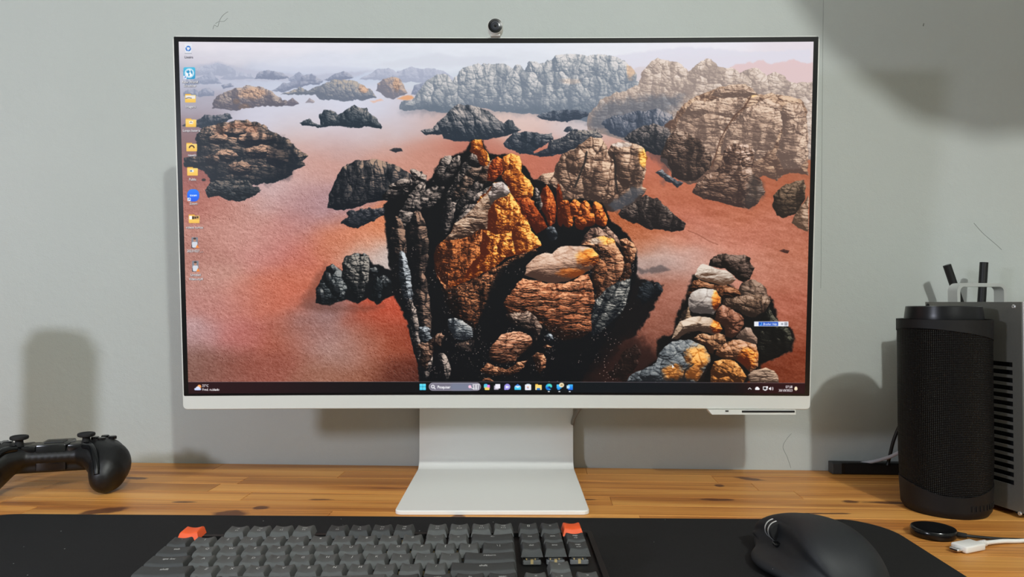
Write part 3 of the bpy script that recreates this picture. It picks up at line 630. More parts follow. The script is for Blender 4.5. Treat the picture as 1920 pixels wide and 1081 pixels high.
    cv.rock([(1092, 342), (1094, 310), (1110, 292), (1130, 284), (1150, 300), (1152, 330), (1150, 368), (1125, 376), (1098, 372)], TB, cell=(40, 30), rnd=7, warp=3, strata=.5, sper=4.5, seed=23, grad=(1.15, .8))
    cv.rock([(1058, 300), (1068, 284), (1085, 276), (1098, 290), (1096, 312), (1080, 330), (1064, 322)], TB, cell=(30, 20), rnd=7, warp=3, strata=.5, seed=24)
    cv.line([(1150, 288), (1154, 310), (1154, 335), (1158, 360)], 4, (40, 34, 34), .85)
    cv.line([(1100, 285), (1096, 305), (1086, 330), (1078, 350)], 4, (38, 34, 34), .85)
    cv.flat([(1140, 385), (1185, 350), (1204, 352), (1208, 362), (1180, 384), (1155, 398)], (74, 84, 96), 4, 4, .6)
    # right plain
    cv.rock([(1228, 322), (1240, 316), (1248, 325), (1262, 334), (1282, 342), (1272, 350), (1252, 342)], [(40, 44, 52), (84, 86, 92), (170, 168, 170)], cell=(9, 6), rnd=4, warp=4, seed=25)
    cv.rock([(1356, 300), (1356, 282), (1366, 272), (1384, 268), (1404, 272), (1416, 284), (1414, 300), (1410, 318), (1424, 334), (1436, 360), (1424, 378), (1404, 392), (1376, 386), (1340, 376), (1316, 370), (1298, 362), (1304, 346), (1322, 330), (1342, 318), (1350, 308)],
            [(58, 44, 42), (146, 112, 92), (226, 198, 180)], cell=(28, 15), rnd=10, warp=3, strata=.75, sper=3.4, seed=26, grad=(1.3, .6))
    cv.flat([(1408, 325), (1430, 345), (1434, 366), (1405, 390), (1395, 380), (1400, 350)], (66, 60, 58), 7, 5, .55)
    cv.rock([(1448, 386), (1450, 366), (1466, 350), (1490, 340), (1508, 336), (1512, 350), (1508, 372), (1496, 398), (1470, 408), (1456, 402)], [(40, 32, 28), (100, 80, 64), (160, 132, 108)], cell=(26, 12), rnd=9, warp=3, strata=.5, sper=3.4, seed=27)
    cv.rock([(1484, 418), (1494, 398), (1506, 380), (1516, 366), (1516, 434), (1496, 428)], [(80, 60, 48), (150, 118, 96), (206, 176, 152)], cell=(24, 10), rnd=7, warp=3, strata=.6, seed=28)
    cv.rock([(1462, 470), (1470, 466), (1480, 470), (1476, 474)], [(60, 34, 30), (90, 52, 44), (130, 80, 66)], cell=(6, 5), rnd=3, warp=2)
    cv.line([(1290, 432), (1310, 440), (1330, 452), (1346, 458)], 1.6, (130, 70, 52), .6)
    # black shade right of the main rock
    cv.flat([(1180, 508), (1212, 524), (1240, 536), (1232, 560), (1215, 600), (1195, 622), (1160, 650), (1130, 716), (1040, 716), (1080, 620)], (13, 13, 16), 3.5, 9, .97)
    cv.flat([(1090, 720), (1150, 650), (1185, 625), (1212, 645), (1238, 668), (1262, 690), (1256, 720)], (38, 22, 20), 16, 12, .85)
    cv.rock([(1140, 700), (1170, 660), (1196, 640), (1202, 665), (1190, 690), (1170, 716)], [(16, 13, 13), (42, 28, 25), (110, 82, 72)], cell=(7, 6), rnd=3, warp=9, seed=29, op=.8)
    cv.rock([(1192, 560), (1196, 536), (1212, 526), (1238, 532), (1242, 545), (1226, 562), (1206, 570)], [(10, 13, 18), (34, 40, 46), (72, 76, 80)], cell=(10, 7), rnd=4, warp=5, seed=30)
    cv.flat([(1190, 500), (1215, 506), (1238, 494), (1258, 506), (1240, 512), (1200, 512)], (60, 58, 62), 3, 5, .55)
    def lens(x1, y1, x2, y2, w, pal, **k):
        cx, cy = (x1 + x2) / 2, (y1 + y2) / 2; L = np.hypot(x2 - x1, y2 - y1) / 2; a = np.arctan2(y2 - y1, x2 - x1)
        P = [(cx + L * np.cos(t) * np.cos(a) - w * np.sin(t) * np.sin(a), cy + L * np.cos(t) * np.sin(a) + w * np.sin(t) * np.cos(a)) for t in np.linspace(0, 6.283, 17)[:-1]]
        k = dict(dict(cell=(30, 20), rnd=w * .7, warp=3, strata=.5, sper=4, seed=x1 * .07, grad=(1.35, .85), crack=.6), **k); cv.rock(P, pal, **k)
    # dark pair, lower left
    GB = [(8, 12, 16), (46, 52, 56), (150, 152, 150)]
    cv.flat([(592, 568), (600, 530), (612, 500), (630, 498), (645, 512), (645, 484), (665, 474), (690, 480), (700, 494), (718, 499), (740, 512), (742, 552), (722, 560), (706, 571), (690, 557), (670, 570), (650, 561), (620, 572)], (12, 15, 19), 1.5, 3)
    cv.flat([(560, 575), (590, 520), (610, 495), (600, 560), (640, 575), (720, 572), (700, 582), (600, 584)], (90, 50, 40), 8, 5, .45)
    cv.rock([(592, 566), (592, 540), (604, 522), (612, 500), (622, 494), (634, 502), (646, 520), (650, 545), (640, 562), (618, 568), (604, 571)], GB, cell=(11, 13), rnd=7, warp=4, strata=.5, seed=31, grad=(1.1, .8))
    for (a, b, w, h) in ((600, 552, 8, 14), (612, 520, 8, 12), (622, 506, 7, 8), (628, 545, 9, 12), (684, 492, 9, 16), (652, 492, 8, 12), (668, 486, 7, 12), (700, 508, 10, 8), (720, 530, 12, 14)):
        lens(a - 1, b - h, a + 2, b + h, w, [(8, 12, 16), (58, 62, 66), (150, 150, 146)], grad=(1.1, .5), rnd=w * .7)
    cv.rock([(641, 520), (641, 495), (650, 482), (665, 475), (676, 480), (690, 478), (694, 500), (690, 525), (680, 560), (668, 566), (656, 545)], [(8, 12, 16), (60, 60, 60), (168, 160, 150)], cell=(13, 11), rnd=7, warp=3, strata=.6, seed=32, grad=(1.2, .8))
    cv.rock([(696, 560), (700, 530), (708, 518), (718, 530), (716, 560), (706, 567)], GB, cell=(9, 9), rnd=5, warp=4, seed=33)
    # ---- the main rock
    BL = (11, 13, 17)
    cv.flat([(722, 420), (720, 382), (742, 362), (782, 344), (806, 336), (824, 300), (852, 290), (872, 284), (884, 262), (905, 265), (918, 288), (958, 290), (984, 310), (1000, 335), (1046, 352), (1052, 375), (1092, 372), (1132, 382), (1144, 412), (1166, 428), (1192, 462), (1196, 505), (1180, 560), (1134, 640), (1084, 724), (786, 724), (782, 660), (762, 600), (738, 556), (730, 500)], BL, 2, 4)
    RB = [(12, 14, 18), (112, 100, 94), (208, 188, 174)]
    RD = [(10, 12, 16), (66, 54, 50), (170, 134, 112)]
    RW = [(14, 18, 24), (92, 96, 100), (206, 212, 216)]
    lens(716, 372, 800, 330, 13, RB); lens(728, 352, 774, 338, 9, RB); lens(770, 318, 800, 340, 8, RB)
    lens(796, 340, 744, 432, 13, RB); lens(744, 405, 752, 500, 14, RD); lens(752, 470, 768, 570, 11, RW, strata=.7); lens(768, 560, 795, 700, 12, RB)
    lens(820, 346, 776, 396, 9, RB); lens(832, 350, 798, 392, 8, RB); lens(782, 392, 790, 520, 17, RD); lens(786, 500, 800, 640, 14, RD)
    lens(800, 620, 798, 712, 12, RB); lens(826, 660, 838, 712, 12, RB)
    lens(816, 345, 846, 290, 12, RB); lens(828, 344, 862, 292, 10, RB); lens(834, 440, 850, 345, 11, RB); lens(838, 400, 884, 292, 12, RB); lens(846, 380, 905, 300, 12, [(12, 14, 18), (110, 88, 76), (206, 172, 148)])
    lens(856, 396, 905, 338, 10, RB); lens(860, 412, 925, 350, 12, RB); lens(850, 440, 895, 385, 12, RB); lens(876, 300, 916, 300, 14, RB)
    lens(900, 345, 930, 300, 12, [(16, 14, 16), (120, 90, 76), (214, 176, 140)])
    OR = [(74, 26, 12), (236, 132, 48), (255, 216, 116)]
    OD = [(60, 18, 10), (186, 78, 34), (245, 150, 72)]
    OG = [(50, 26, 18), (204, 124, 62), (250, 205, 130)]
    cv.rock(z(740, 40, [(565, 975), (570, 905), (600, 884), (655, 886), (668, 950), (705, 1000), (715, 1050), (690, 1085), (640, 1075), (615, 1010)]), OR, cell=(12, 12), rnd=6, warp=2, strata=.4, seed=34, grad=(1.3, 1.1))
    cv.rock(z(740, 290, [(690, 190), (700, 110), (730, 40), (770, 10), (810, 30), (825, 110), (800, 150), (740, 200)]), OD, cell=(14, 14), rnd=6, warp=2, strata=.5, seed=35, grad=(1.3, 1))
    cv.rock(z(740, 290, [(800, 60), (815, 10), (880, -12), (940, 10), (955, 80), (950, 150), (880, 130), (820, 120)]), OR, cell=(11, 14), rnd=6, warp=2, strata=.4, seed=36, grad=(1.2, 1))
    cv.rock(z(740, 290, [(800, 160), (830, 125), (900, 100), (965, 150), (1010, 190), (1038, 250), (1040, 310), (1010, 345), (930, 350), (880, 320), (850, 240)]), OR, cell=(16, 12), rnd=7, warp=3, strata=.5, sper=3.5, seed=37, grad=(1.1, 1.05), holes=.3)
    cv.rock(z(740, 290, [(890, 330), (1000, 320), (1050, 350), (1085, 430), (1150, 540), (1130, 560), (1060, 590), (1040, 560), (980, 480), (930, 430)]), OD, cell=(12, 16), rnd=6, warp=3, strata=.4, seed=38, grad=(1.1, .8), holes=.4)
    cv.rock(z(740, 290, [(1085, 310), (1110, 250), (1140, 222), (1175, 270), (1200, 330), (1212, 420), (1200, 500), (1165, 545), (1125, 450), (1090, 390)]), OD, cell=(12, 14), rnd=7, warp=2, strata=.3, seed=39, grad=(1.15, 1.1), holes=.4)
    lens(1048, 345, 1052, 425, 7, OD, grad=(.8, .5)); lens(1004, 352, 1012, 395, 7, RB); lens(1030, 425, 1040, 452, 10, RW, grad=(.8, .6))
    for (a, b, w, h) in ((1062, 400, 17, 32), (1080, 392, 14, 22), (1098, 392, 12, 20), (1120, 394, 13, 20), (1104, 412, 20, 14), (1126, 408, 16, 20), (1088, 418, 14, 16)):
        lens(a - 4, b - h * .8, a + 4, b + h * .8, w * .8, [(60, 20, 10), (214, 104, 44), (255, 176, 84)], grad=(1.25, .8), rnd=w * .6, strata=.35)
    # big lit face
    cv.rock(z(740, 290, [(590, 400), (640, 320), (700, 260), (740, 210), (800, 205), (850, 235), (870, 290), (900, 340), (940, 390), (945, 440), (1000, 490), (1020, 560), (1075, 620), (1100, 685), (1040, 705), (985, 745), (900, 755), (830, 770), (760, 830), (640, 900), (540, 950), (400, 1010), (320, 920), (298, 800), (310, 690), (370, 640), (420, 590), (450, 510), (540, 450)]),
            OR, cell=(22, 15), rnd=9, warp=3, strata=.35, sper=3.4, seed=40, grad=(1.35, 1.0), holes=.8, light=(.75, -.6, .4),
            hi=[(850, 500, 32, 26, [(50, 24, 14), (196, 104, 56), (240, 150, 90)])])
    TN = [(44, 30, 26), (158, 122, 98), (222, 194, 168)]; FL = (.8, -.45, .4)
    fz = lambda P_: z(740, 290, P_)
    cv.rock(fz([(300, 860), (296, 750), (330, 665), (420, 630), (540, 615), (650, 560), (680, 640), (620, 760), (560, 850), (470, 930), (400, 1000), (330, 920)]), [(40, 18, 12), (192, 102, 52), (246, 164, 96)], cell=(26, 10), rnd=14, warp=3, strata=.6, sper=3, seed=91, holes=.75, grad=(1.3, .9), light=FL)
    cv.rock(fz([(660, 570), (760, 545), (860, 560), (930, 650), (900, 740), (800, 780), (740, 830), (620, 890), (520, 930), (560, 840), (640, 740)]), OR, cell=(16, 11), rnd=12, warp=3, strata=.5, sper=3, seed=92, holes=.9, grad=(1.35, .95), light=FL)
    cv.rock(fz([(930, 460), (1005, 500), (1028, 570), (1078, 625), (1098, 685), (1040, 706), (985, 742), (900, 735), (880, 640), (880, 540)]), OR, cell=(20, 9), rnd=10, warp=3, strata=.5, sper=3, seed=93, holes=.6, grad=(1.4, 1.0), light=FL)
    cv.rock(fz([(690, 420), (770, 330), (860, 290), (905, 345), (942, 395), (945, 460), (900, 540), (860, 590), (760, 600), (690, 560)]), OR, cell=(18, 10), rnd=12, warp=3, strata=.5, sper=3, seed=94, holes=.7, grad=(1.45, 1.1), light=FL)
    cv.rock(fz([(370, 640), (430, 580), (450, 515), (540, 450), (600, 390), (680, 300), (740, 250), (760, 330), (705, 420), (700, 500), (690, 560), (640, 560), (540, 615), (440, 640)]), TN, cell=(46, 9), lean=-.3, rnd=12, warp=3, strata=.7, sper=2.8, seed=95, grad=(1.25, .95), light=(.3, -.8, .5), crack=.35)
    cv.rock(fz([(700, 300), (735, 215), (800, 200), (850, 235), (868, 280), (840, 310), (770, 330), (720, 360)]), [(60, 52, 50), (160, 142, 134), (226, 214, 206)], cell=(22, 12), rnd=9, warp=2, strata=.4, seed=96, grad=(1.3, .9), light=(.3, -.8, .5), crack=.4)
    cv.rock(z(740, 290, [(320, 900), (400, 1000), (540, 955), (660, 900), (780, 830), (900, 760), (1040, 710), (1080, 730), (960, 790), (830, 860), (760, 960), (720, 1080), (600, 1290), (520, 1300), (440, 1220), (370, 1080)]),
            [(12, 10, 12), (112, 64, 42), (228, 152, 102)], cell=(16, 10), rnd=8, warp=4, strata=.6, sper=3, seed=41, grad=(1.25, .95), holes=.7)
    cv.flat(z(740, 290, [(780, 860), (900, 780), (1060, 720), (1000, 800), (860, 960), (760, 1160), (700, 1300), (640, 1240), (700, 1040)]), BL, 4, 6, .92)
    cv.rock(z(740, 540, [(395, 240), (450, 225), (520, 250), (585, 290), (592, 370), (540, 392), (450, 375), (410, 320)]), [(24, 28, 34), (120, 126, 130), (216, 212, 206)], cell=(30, 12), rnd=6, warp=4, strata=.8, sper=2.6, seed=42, grad=(1, .9))
    cv.rock(z(740, 540, [(440, 420), (500, 400), (590, 390), (600, 430), (555, 490), (490, 480)]), RD, cell=(12, 9), rnd=5, warp=5, seed=43)
    cv.rock(z(740, 540, [(170, 290), (230, 285), (270, 310), (280, 380), (250, 420), (190, 400)]), RW, cell=(16, 9), rnd=5, warp=4, strata=.6, seed=44)
    cv.rock(z(740, 540, [(180, 420), (260, 400), (340, 330), (370, 360), (350, 430), (290, 440), (280, 520), (240, 610), (190, 560)]), [(14, 12, 14), (96, 70, 58), (206, 160, 132)], cell=(14, 9), rnd=5, warp=5, strata=.6, seed=45)
    # lower right block: back lobes first
    LR = [(26, 16, 14), (166, 104, 72), (240, 186, 142)]
    cv.rock(z(740, 290, [(1390, 680), (1420, 620), (1470, 550), (1520, 540), (1560, 560), (1590, 535), (1640, 580), (1690, 640), (1705, 700), (1650, 680), (1560, 650)]), [(30, 22, 22), (140, 104, 88), (222, 182, 156)], cell=(16, 12), rnd=7, warp=2, strata=.4, seed=46)
    cv.rock(z(740, 290, [(1690, 640), (1740, 625), (1790, 660), (1815, 720), (1800, 790), (1770, 820), (1780, 900), (1730, 960), (1680, 1000), (1690, 900), (1715, 800)]), LR, cell=(18, 14), rnd=7, warp=3, strata=.5, seed=47)
    cv.rock(z(740, 290, [(1400, 672), (1440, 640), (1500, 620), (1570, 608), (1640, 630), (1665, 690), (1705, 740), (1725, 820), (1705, 900), (1660, 980), (1640, 1080), (1500, 1080), (1540, 780)]), LR, cell=(24, 12), rnd=9, warp=3, strata=.6, sper=3.5, seed=48, col=.3, grad=(1.25, .75), hi=[(1140, 448, 22, 9, OR), (1115, 452, 14, 7, [(120, 96, 80), (196, 168, 146), (230, 206, 184)])])
    cv.rock(z(740, 290, [(1590, 1000), (1660, 960), (1740, 930), (1775, 940), (1760, 1040), (1720, 1150), (1640, 1240), (1540, 1330), (1480, 1360), (1470, 1260), (1500, 1100)]), [(14, 18, 24), (104, 104, 100), (206, 200, 190)], cell=(22, 18), lean=.5, rnd=9, warp=4, strata=.6, sper=3, seed=49, grad=(1.0, .7))
    cv.rock(z(740, 290, [(820, 1120), (850, 1050), (910, 970), (965, 925), (1050, 940), (1180, 968), (1300, 960), (1450, 885), (1490, 1000), (1500, 1100), (1478, 1200), (1475, 1320), (1400, 1370), (1260, 1390), (1200, 1360), (1120, 1290), (1050, 1230), (960, 1220), (860, 1200)]),
            [(22, 14, 13), (176, 98, 62), (244, 176, 130)], cell=(44, 14), rnd=10, warp=4, strata=.85, sper=2.8, seed=50, col=.3, grad=(1.15, .6), light=(.3, -.8, .5), crack=.45, holes=.35)
    cv.rock(z(740, 290, [(1480, 800), (1540, 770), (1590, 820), (1590, 900), (1560, 980), (1500, 990), (1480, 900)]), [(30, 18, 15), (170, 104, 68), (235, 165, 115)], cell=(16, 10), rnd=6, warp=3, strata=.5, seed=51, holes=.5)
    cv.rock(z(740, 290, [(978, 900), (985, 835), (1060, 760), (1130, 735), (1180, 742), (1225, 700), (1290, 680), (1400, 683), (1480, 700), (1530, 750), (1528, 800), (1470, 860), (1400, 905), (1300, 950), (1190, 966), (1080, 940)]),
            [(70, 48, 40), (196, 152, 126), (236, 206, 184)], cell=(60, 22), rnd=11, warp=2, strata=.3, sper=3.2, seed=52, col=.12, grad=(1.15, 1.0), light=(.1, -.9, .5), crack=.3, bump=.45, hi=[(1106, 482, 24, 18, OR), (1080, 512, 34, 10, [(120, 56, 20), (226, 132, 62), (255, 190, 110)])])
    cv.rock(z(740, 540, [(830, 200), (880, 180), (1000, 180), (1050, 210), (1110, 290), (1090, 350), (1060, 390), (1030, 330), (940, 290), (870, 270)]), [(16, 14, 16), (110, 86, 74), (210, 180, 158)], cell=(14, 9), rnd=6, warp=4, strata=.6, seed=53)
    cv.rock(z(740, 540, [(710, 480), (740, 420), (800, 350), (880, 325), (960, 325), (1030, 370), (1025, 430), (960, 480), (900, 550), (830, 570), (760, 555), (715, 525)]), [(24, 15, 14), (168, 104, 74), (242, 184, 146)], cell=(40, 12), rnd=9, warp=3, strata=.8, sper=2.8, seed=54, col=.3, grad=(1.2, .8), light=(.2, -.85, .5), crack=.4)
    cv.rock(z(740, 540, [(640, 620), (700, 560), (760, 590), (840, 610), (920, 560), (1000, 535), (960, 600), (900, 650), (780, 655), (690, 640)]), LR, cell=(14, 9), rnd=5, warp=4, strata=.6, seed=55, grad=(.9, .8))
    cv.rock(z(740, 540, [(1030, 510), (1070, 475), (1120, 490), (1140, 540), (1130, 600), (1090, 640), (1050, 580)]), LR, cell=(16, 8), rnd=6, warp=3, strata=.7, seed=56)
    cv.rock(z(740, 540, [(1130, 360), (1150, 335), (1185, 345), (1190, 380), (1160, 395)]), RW, cell=(12, 8), rnd=4, warp=2)
    cv.rock(z(740, 540, [(1110, 440), (1140, 425), (1180, 440), (1150, 458)]), LR, cell=(12, 8), rnd=4, warp=2)
    cv.rock(z(740, 540, [(650, 700), (670, 675), (710, 670), (740, 700)]), LR, cell=(12, 8), rnd=4, warp=2)
    # specks of light in the black shade
    sl = cv.box(740, 470, 1230, 716); Xs, Ys = X[sl], Y[sl]
    f1, f2, idv, lx, ly = voro(Xs / 4.5, Ys / 4.0)
    dark = cv.C[sl].sum(-1) < 75
    cv.C[sl] += ((f1 < .2) * (idv > .72) * dark * (60 + 90 * vnoise(Xs / 7, Ys / 7)) * sst(.48, .62, vnoise(Xs / 24, Ys / 24)))[..., None] * np.array([1, .86, .78])
    # ---- lower right stack
    JD = [(14, 11, 11), (62, 46, 38), (132, 104, 88)]
    cv.flat(z(1160, 540, [(60, 700), (200, 600), (290, 520), (290, 380), (400, 340), (430, 230), (560, -100), (760, -90), (900, 40), (1130, 60), (1170, 130), (1200, 240), (1290, 300), (1318, 380), (1290, 470), (1180, 520), (1080, 560), (1060, 640), (960, 716), (200, 720)]), (14, 13, 14), 3, 5)
    cv.rock(z(1160, 290, [(676, 825), (690, 785), (710, 765), (780, 740), (860, 750), (940, 748), (990, 772), (985, 805), (1015, 850), (985, 930), (950, 965), (890, 930), (800, 850), (730, 845)]), [(20, 15, 14), (80, 62, 54), (150, 124, 110)], cell=(18, 11), rnd=7, warp=3, strata=.3, seed=57)
    cv.rock(z(1160, 290, [(900, 1000), (930, 955), (1000, 935), (1060, 950), (1110, 1010), (1130, 1080), (1130, 1120), (1090, 1180), (1000, 1220), (930, 1190), (900, 1100)]), [(44, 34, 30), (118, 92, 76), (176, 146, 126)], cell=(20, 12), rnd=8, warp=3, strata=.25, seed=58, grad=(1.1, .8))
    cv.rock(z(1160, 290, [(560, 940), (600, 930), (700, 970), (860, 990), (905, 1010), (915, 1060), (860, 1080), (760, 1080), (640, 1020), (530, 1080), (510, 1060)]), [(16, 10, 10), (120, 70, 44), (206, 146, 106)], cell=(22, 10), rnd=6, warp=3, strata=.5, seed=59)
    cv.rock(z(1160, 290, [(574, 905), (590, 860), (612, 825), (640, 820), (720, 850), (800, 865), (860, 900), (880, 935), (850, 965), (780, 985), (720, 965), (660, 950), (600, 930)]), [(90, 62, 46), (172, 150, 134), (228, 214, 200)], cell=(50, 20), rnd=6, warp=2, strata=.25, seed=60, col=.12, light=(-.2, -.8, .5), crack=.2, bump=.5, grad=(1.25, 1))
    cv.rock(z(1160, 540, [(770, 130), (800, 80), (900, 60), (1000, 45), (1100, 60), (1140, 95), (1100, 170), (1020, 215), (960, 205), (900, 165), (820, 150)]), [(36, 26, 22), (128, 98, 78), (196, 164, 140)], cell=(15, 11), rnd=7, warp=3, strata=.3, seed=61)
    cv.rock(z(1160, 540, [(1000, 560), (1040, 350), (1060, 230), (1130, 140), (1180, 230), (1290, 310), (1310, 390), (1270, 480), (1180, 520), (1080, 560)]), [(9, 9, 10), (30, 30, 26), (104, 100, 84)], cell=(12, 8), rnd=5, warp=3, strata=.3, seed=62, gam=1.5)
    cv.rock(z(1160, 540, [(400, 360), (440, 270), (480, 180), (530, 130), (540, 200), (600, 240), (560, 330), (480, 350), (420, 390)]), [(28, 22, 20), (120, 92, 70), (190, 156, 124)], cell=(18, 12), rnd=6, warp=3, seed=63)
    cv.rock(z(1160, 540, [(720, 240), (735, 170), (775, 125), (840, 150), (900, 190), (940, 230), (940, 275), (905, 330), (850, 375), (800, 360), (790, 290)]), [(44, 24, 18), (164, 106, 80), (216, 166, 140)], cell=(26, 18), rnd=9, warp=2, strata=.3, seed=64, col=.3, holes=.25)
    cv.rock(z(1160, 540, [(525, 150), (520, 80), (550, 30), (600, 5), (660, 0), (735, 15), (768, 70), (765, 120), (735, 160), (710, 200), (640, 190), (560, 185)]), [(70, 62, 60), (180, 166, 156), (228, 220, 212)], cell=(34, 26), rnd=9, warp=2, strata=.15, seed=65, col=.12, crack=.35, bump=.5, light=(0, -.8, .6), grad=(1.2, .95), hi=[(1344, 563, 9, 22, OR)])
    cv.rock(z(1160, 540, [(400, 380), (425, 310), (455, 250), (540, 218), (610, 212), (690, 222), (755, 262), (776, 310), (740, 350), (690, 340), (600, 315), (520, 330), (440, 380)]), [(60, 44, 36), (190, 160, 134), (232, 212, 192)], cell=(34, 26), rnd=9, warp=2, strata=.2, seed=66, col=.12, crack=.35, bump=.5, light=(0, -.85, .55), grad=(1.2, .9), hi=[(1345, 612, 12, 14, OR)])
    cv.rock(z(1160, 540, [(690, 350), (760, 330), (800, 350), (805, 400), (760, 450), (720, 500), (690, 480), (640, 420), (560, 380), (600, 340)]), [(40, 24, 18), (176, 122, 84), (226, 180, 140)], cell=(16, 12), rnd=6, warp=3, strata=.4, seed=67)
    cv.rock(z(1160, 540, [(60, 700), (100, 640), (200, 600), (280, 560), (300, 490), (350, 440), (400, 405), (480, 390), (570, 395), (640, 430), (690, 500), (692, 570), (650, 640), (600, 712), (300, 716)]), [(26, 28, 32), (104, 110, 114), (170, 172, 170)], cell=(24, 20), rnd=9, warp=3, strata=.3, seed=68, col=.3, light=(.2, -.8, .5), grad=(1.1, .85),
            hi=[(1308, 668, 24, 22, [(110, 56, 20), (236, 152, 66), (255, 196, 112)]), (1262, 698, 20, 16, [(110, 60, 24), (226, 150, 74), (255, 200, 130)]), (1300, 700, 22, 14, [(110, 60, 24), (220, 140, 70), (250, 190, 120)])])
    cv.line(z(1160, 540, [(680, 580), (640, 660), (600, 712)]), 8, (18, 14, 14), .9)
    cv.line(z(1160, 540, [(560, 570), (500, 610), (480, 700)]), 3, (30, 28, 28), .8)
    cv.line(z(1160, 540, [(730, 470), (700, 560), (660, 660)]), 7, (12, 11, 12), .95)
    cv.rock(z(1160, 540, [(725, 500), (745, 450), (800, 410), (850, 390), (900, 380), (960, 400), (1030, 420), (1052, 500), (1045, 590), (985, 630), (930, 570), (860, 530), (790, 525)]), [(52, 30, 20), (196, 134, 92), (232, 186, 154)], cell=(18, 14), rnd=8, warp=2, strata=.3, seed=69, col=.3, grad=(1.0, 1.1), hi=[(1402, 672, 20, 20, OR)])
    cv.rock(z(1160, 540, [(880, 370), (900, 340), (950, 290), (990, 300), (1020, 350), (1040, 380), (1035, 420), (960, 400)]), [(60, 46, 40), (166, 132, 112), (206, 178, 160)], cell=(30, 18), rnd=8, warp=2, strata=.15, seed=70, col=.12, crack=.3)
    cv.rock(z(1160, 540, [(690, 716), (690, 620), (720, 550), (790, 528), (870, 545), (900, 580), (960, 660), (935, 716)]), [(56, 30, 16), (218, 140, 70), (248, 192, 120)], cell=(20, 18), rnd=8, warp=2, strata=.25, seed=71, col=.3, holes=.3)
    cv.rock(z(1160, 540, [(965, 650), (1010, 615), (1100, 598), (1170, 620), (1195, 655), (1200, 716), (985, 716)]), [(60, 44, 36), (176, 146, 124), (222, 190, 160)], cell=(34, 9), rnd=5, warp=2, strata=.5, seed=72, col=.12, light=(.1, -.8, .5))
    cv.C[:] = np.clip(cv.C, 0, 255)
    return cv

# ---------------------------------------------------------------- the desktop's icons, task bar and lettering
_gly = {}
def text_tris(s, shear=0.0):
    key = (s, shear)
    if key not in _gly:
        cu = bpy.data.curves.new('tmp_text', 'FONT'); cu.body = s; cu.size = 1.0; cu.shear = shear; cu.resolution_u = 3
        ob = bpy.data.objects.new('tmp_text', cu); bpy.context.scene.collection.objects.link(ob)
        bpy.context.view_layer.update()
        me = ob.evaluated_get(bpy.context.evaluated_depsgraph_get()).to_mesh()
        me.calc_loop_triangles()
        V = np.array([v.co[:2] for v in me.vertices]).reshape(-1, 2)
        T = np.array([t.vertices[:] for t in me.loop_triangles]).reshape(-1, 3)
        ob.to_mesh_clear(); bpy.data.objects.remove(ob); bpy.data.curves.remove(cu)
        _gly[key] = (V, T)
    return _gly[key]

def draw_text(cv, s, x, y, h, col, align='c', bold=0.0, shadow=0.0, sx=1.0, shear=0.0, op=1.0):
    """capital height h, base line y, all in photograph pixels"""
    V, T = text_tris(s, shear)
    if len(V) == 0: return
    k = h / .70
    w = (V[:, 0].max()) * k * sx
    x0 = x - (w / 2 if align == 'c' else w if align == 'r' else 0)
    P = np.stack([x0 + V[:, 0] * k * sx, y - V[:, 1] * k], 1)
    q = 8.0
    bx0, by0 = P.min(0) - 2; bx1, by1 = P.max(0) + 2
    mw, mh = int((bx1 - bx0) * q) + 1, int((by1 - by0) * q) + 1
    M = np.zeros((mh, mw), np.float32)
    for t in T:
        a, b, c = (P[t] - (bx0, by0)) * q
        i0, i1 = int(max(min(a[0], b[0], c[0]) - 1, 0)), int(min(max(a[0], b[0], c[0]) + 2, mw))
        j0, j1 = int(max(min(a[1], b[1], c[1]) - 1, 0)), int(min(max(a[1], b[1], c[1]) + 2, mh))
        yy, xx = np.mgrid[j0:j1, i0:i1]
        def ed(p, r): return (r[0] - p[0]) * (yy - p[1]) - (r[1] - p[1]) * (xx - p[0])
        e1, e2, e3 = ed(a, b), ed(b, c), ed(c, a)
        M[j0:j1, i0:i1] = np.maximum(M[j0:j1, i0:i1], ((e1 >= 0) & (e2 >= 0) & (e3 >= 0)) | ((e1 <= 0) & (e2 <= 0) & (e3 <= 0)))
    def blur(M, r):
        n = max(int(r * q), 1); K = np.ones(2 * n + 1) / (2 * n + 1)
        M = np.apply_along_axis(lambda v: np.convolve(v, K, 'same'), 0, M)
        return np.apply_along_axis(lambda v: np.convolve(v, K, 'same'), 1, M)
    sl = cv.box(bx0, by0, bx1, by1); X, Y = cv.X[sl], cv.Y[sl]
    def samp(M, X, Y):
        i = np.clip(((X - bx0) * q).astype(int), 0, mw - 1); j = np.clip(((Y - by0) * q).astype(int), 0, mh - 1)
        return M[j, i] * ((X > bx0) & (X < bx1) & (Y > by0) & (Y < by1))
    if shadow:
        cv.blend(sl, np.clip(samp(blur(M, .9), X - .3, Y - .4) * 2.2, 0, 1) * shadow, (30, 25, 30))
    m = np.clip(samp(blur(M, .28), X, Y) * (1.25 + bold), 0, 1)
    cv.blend(sl, m * op, col)

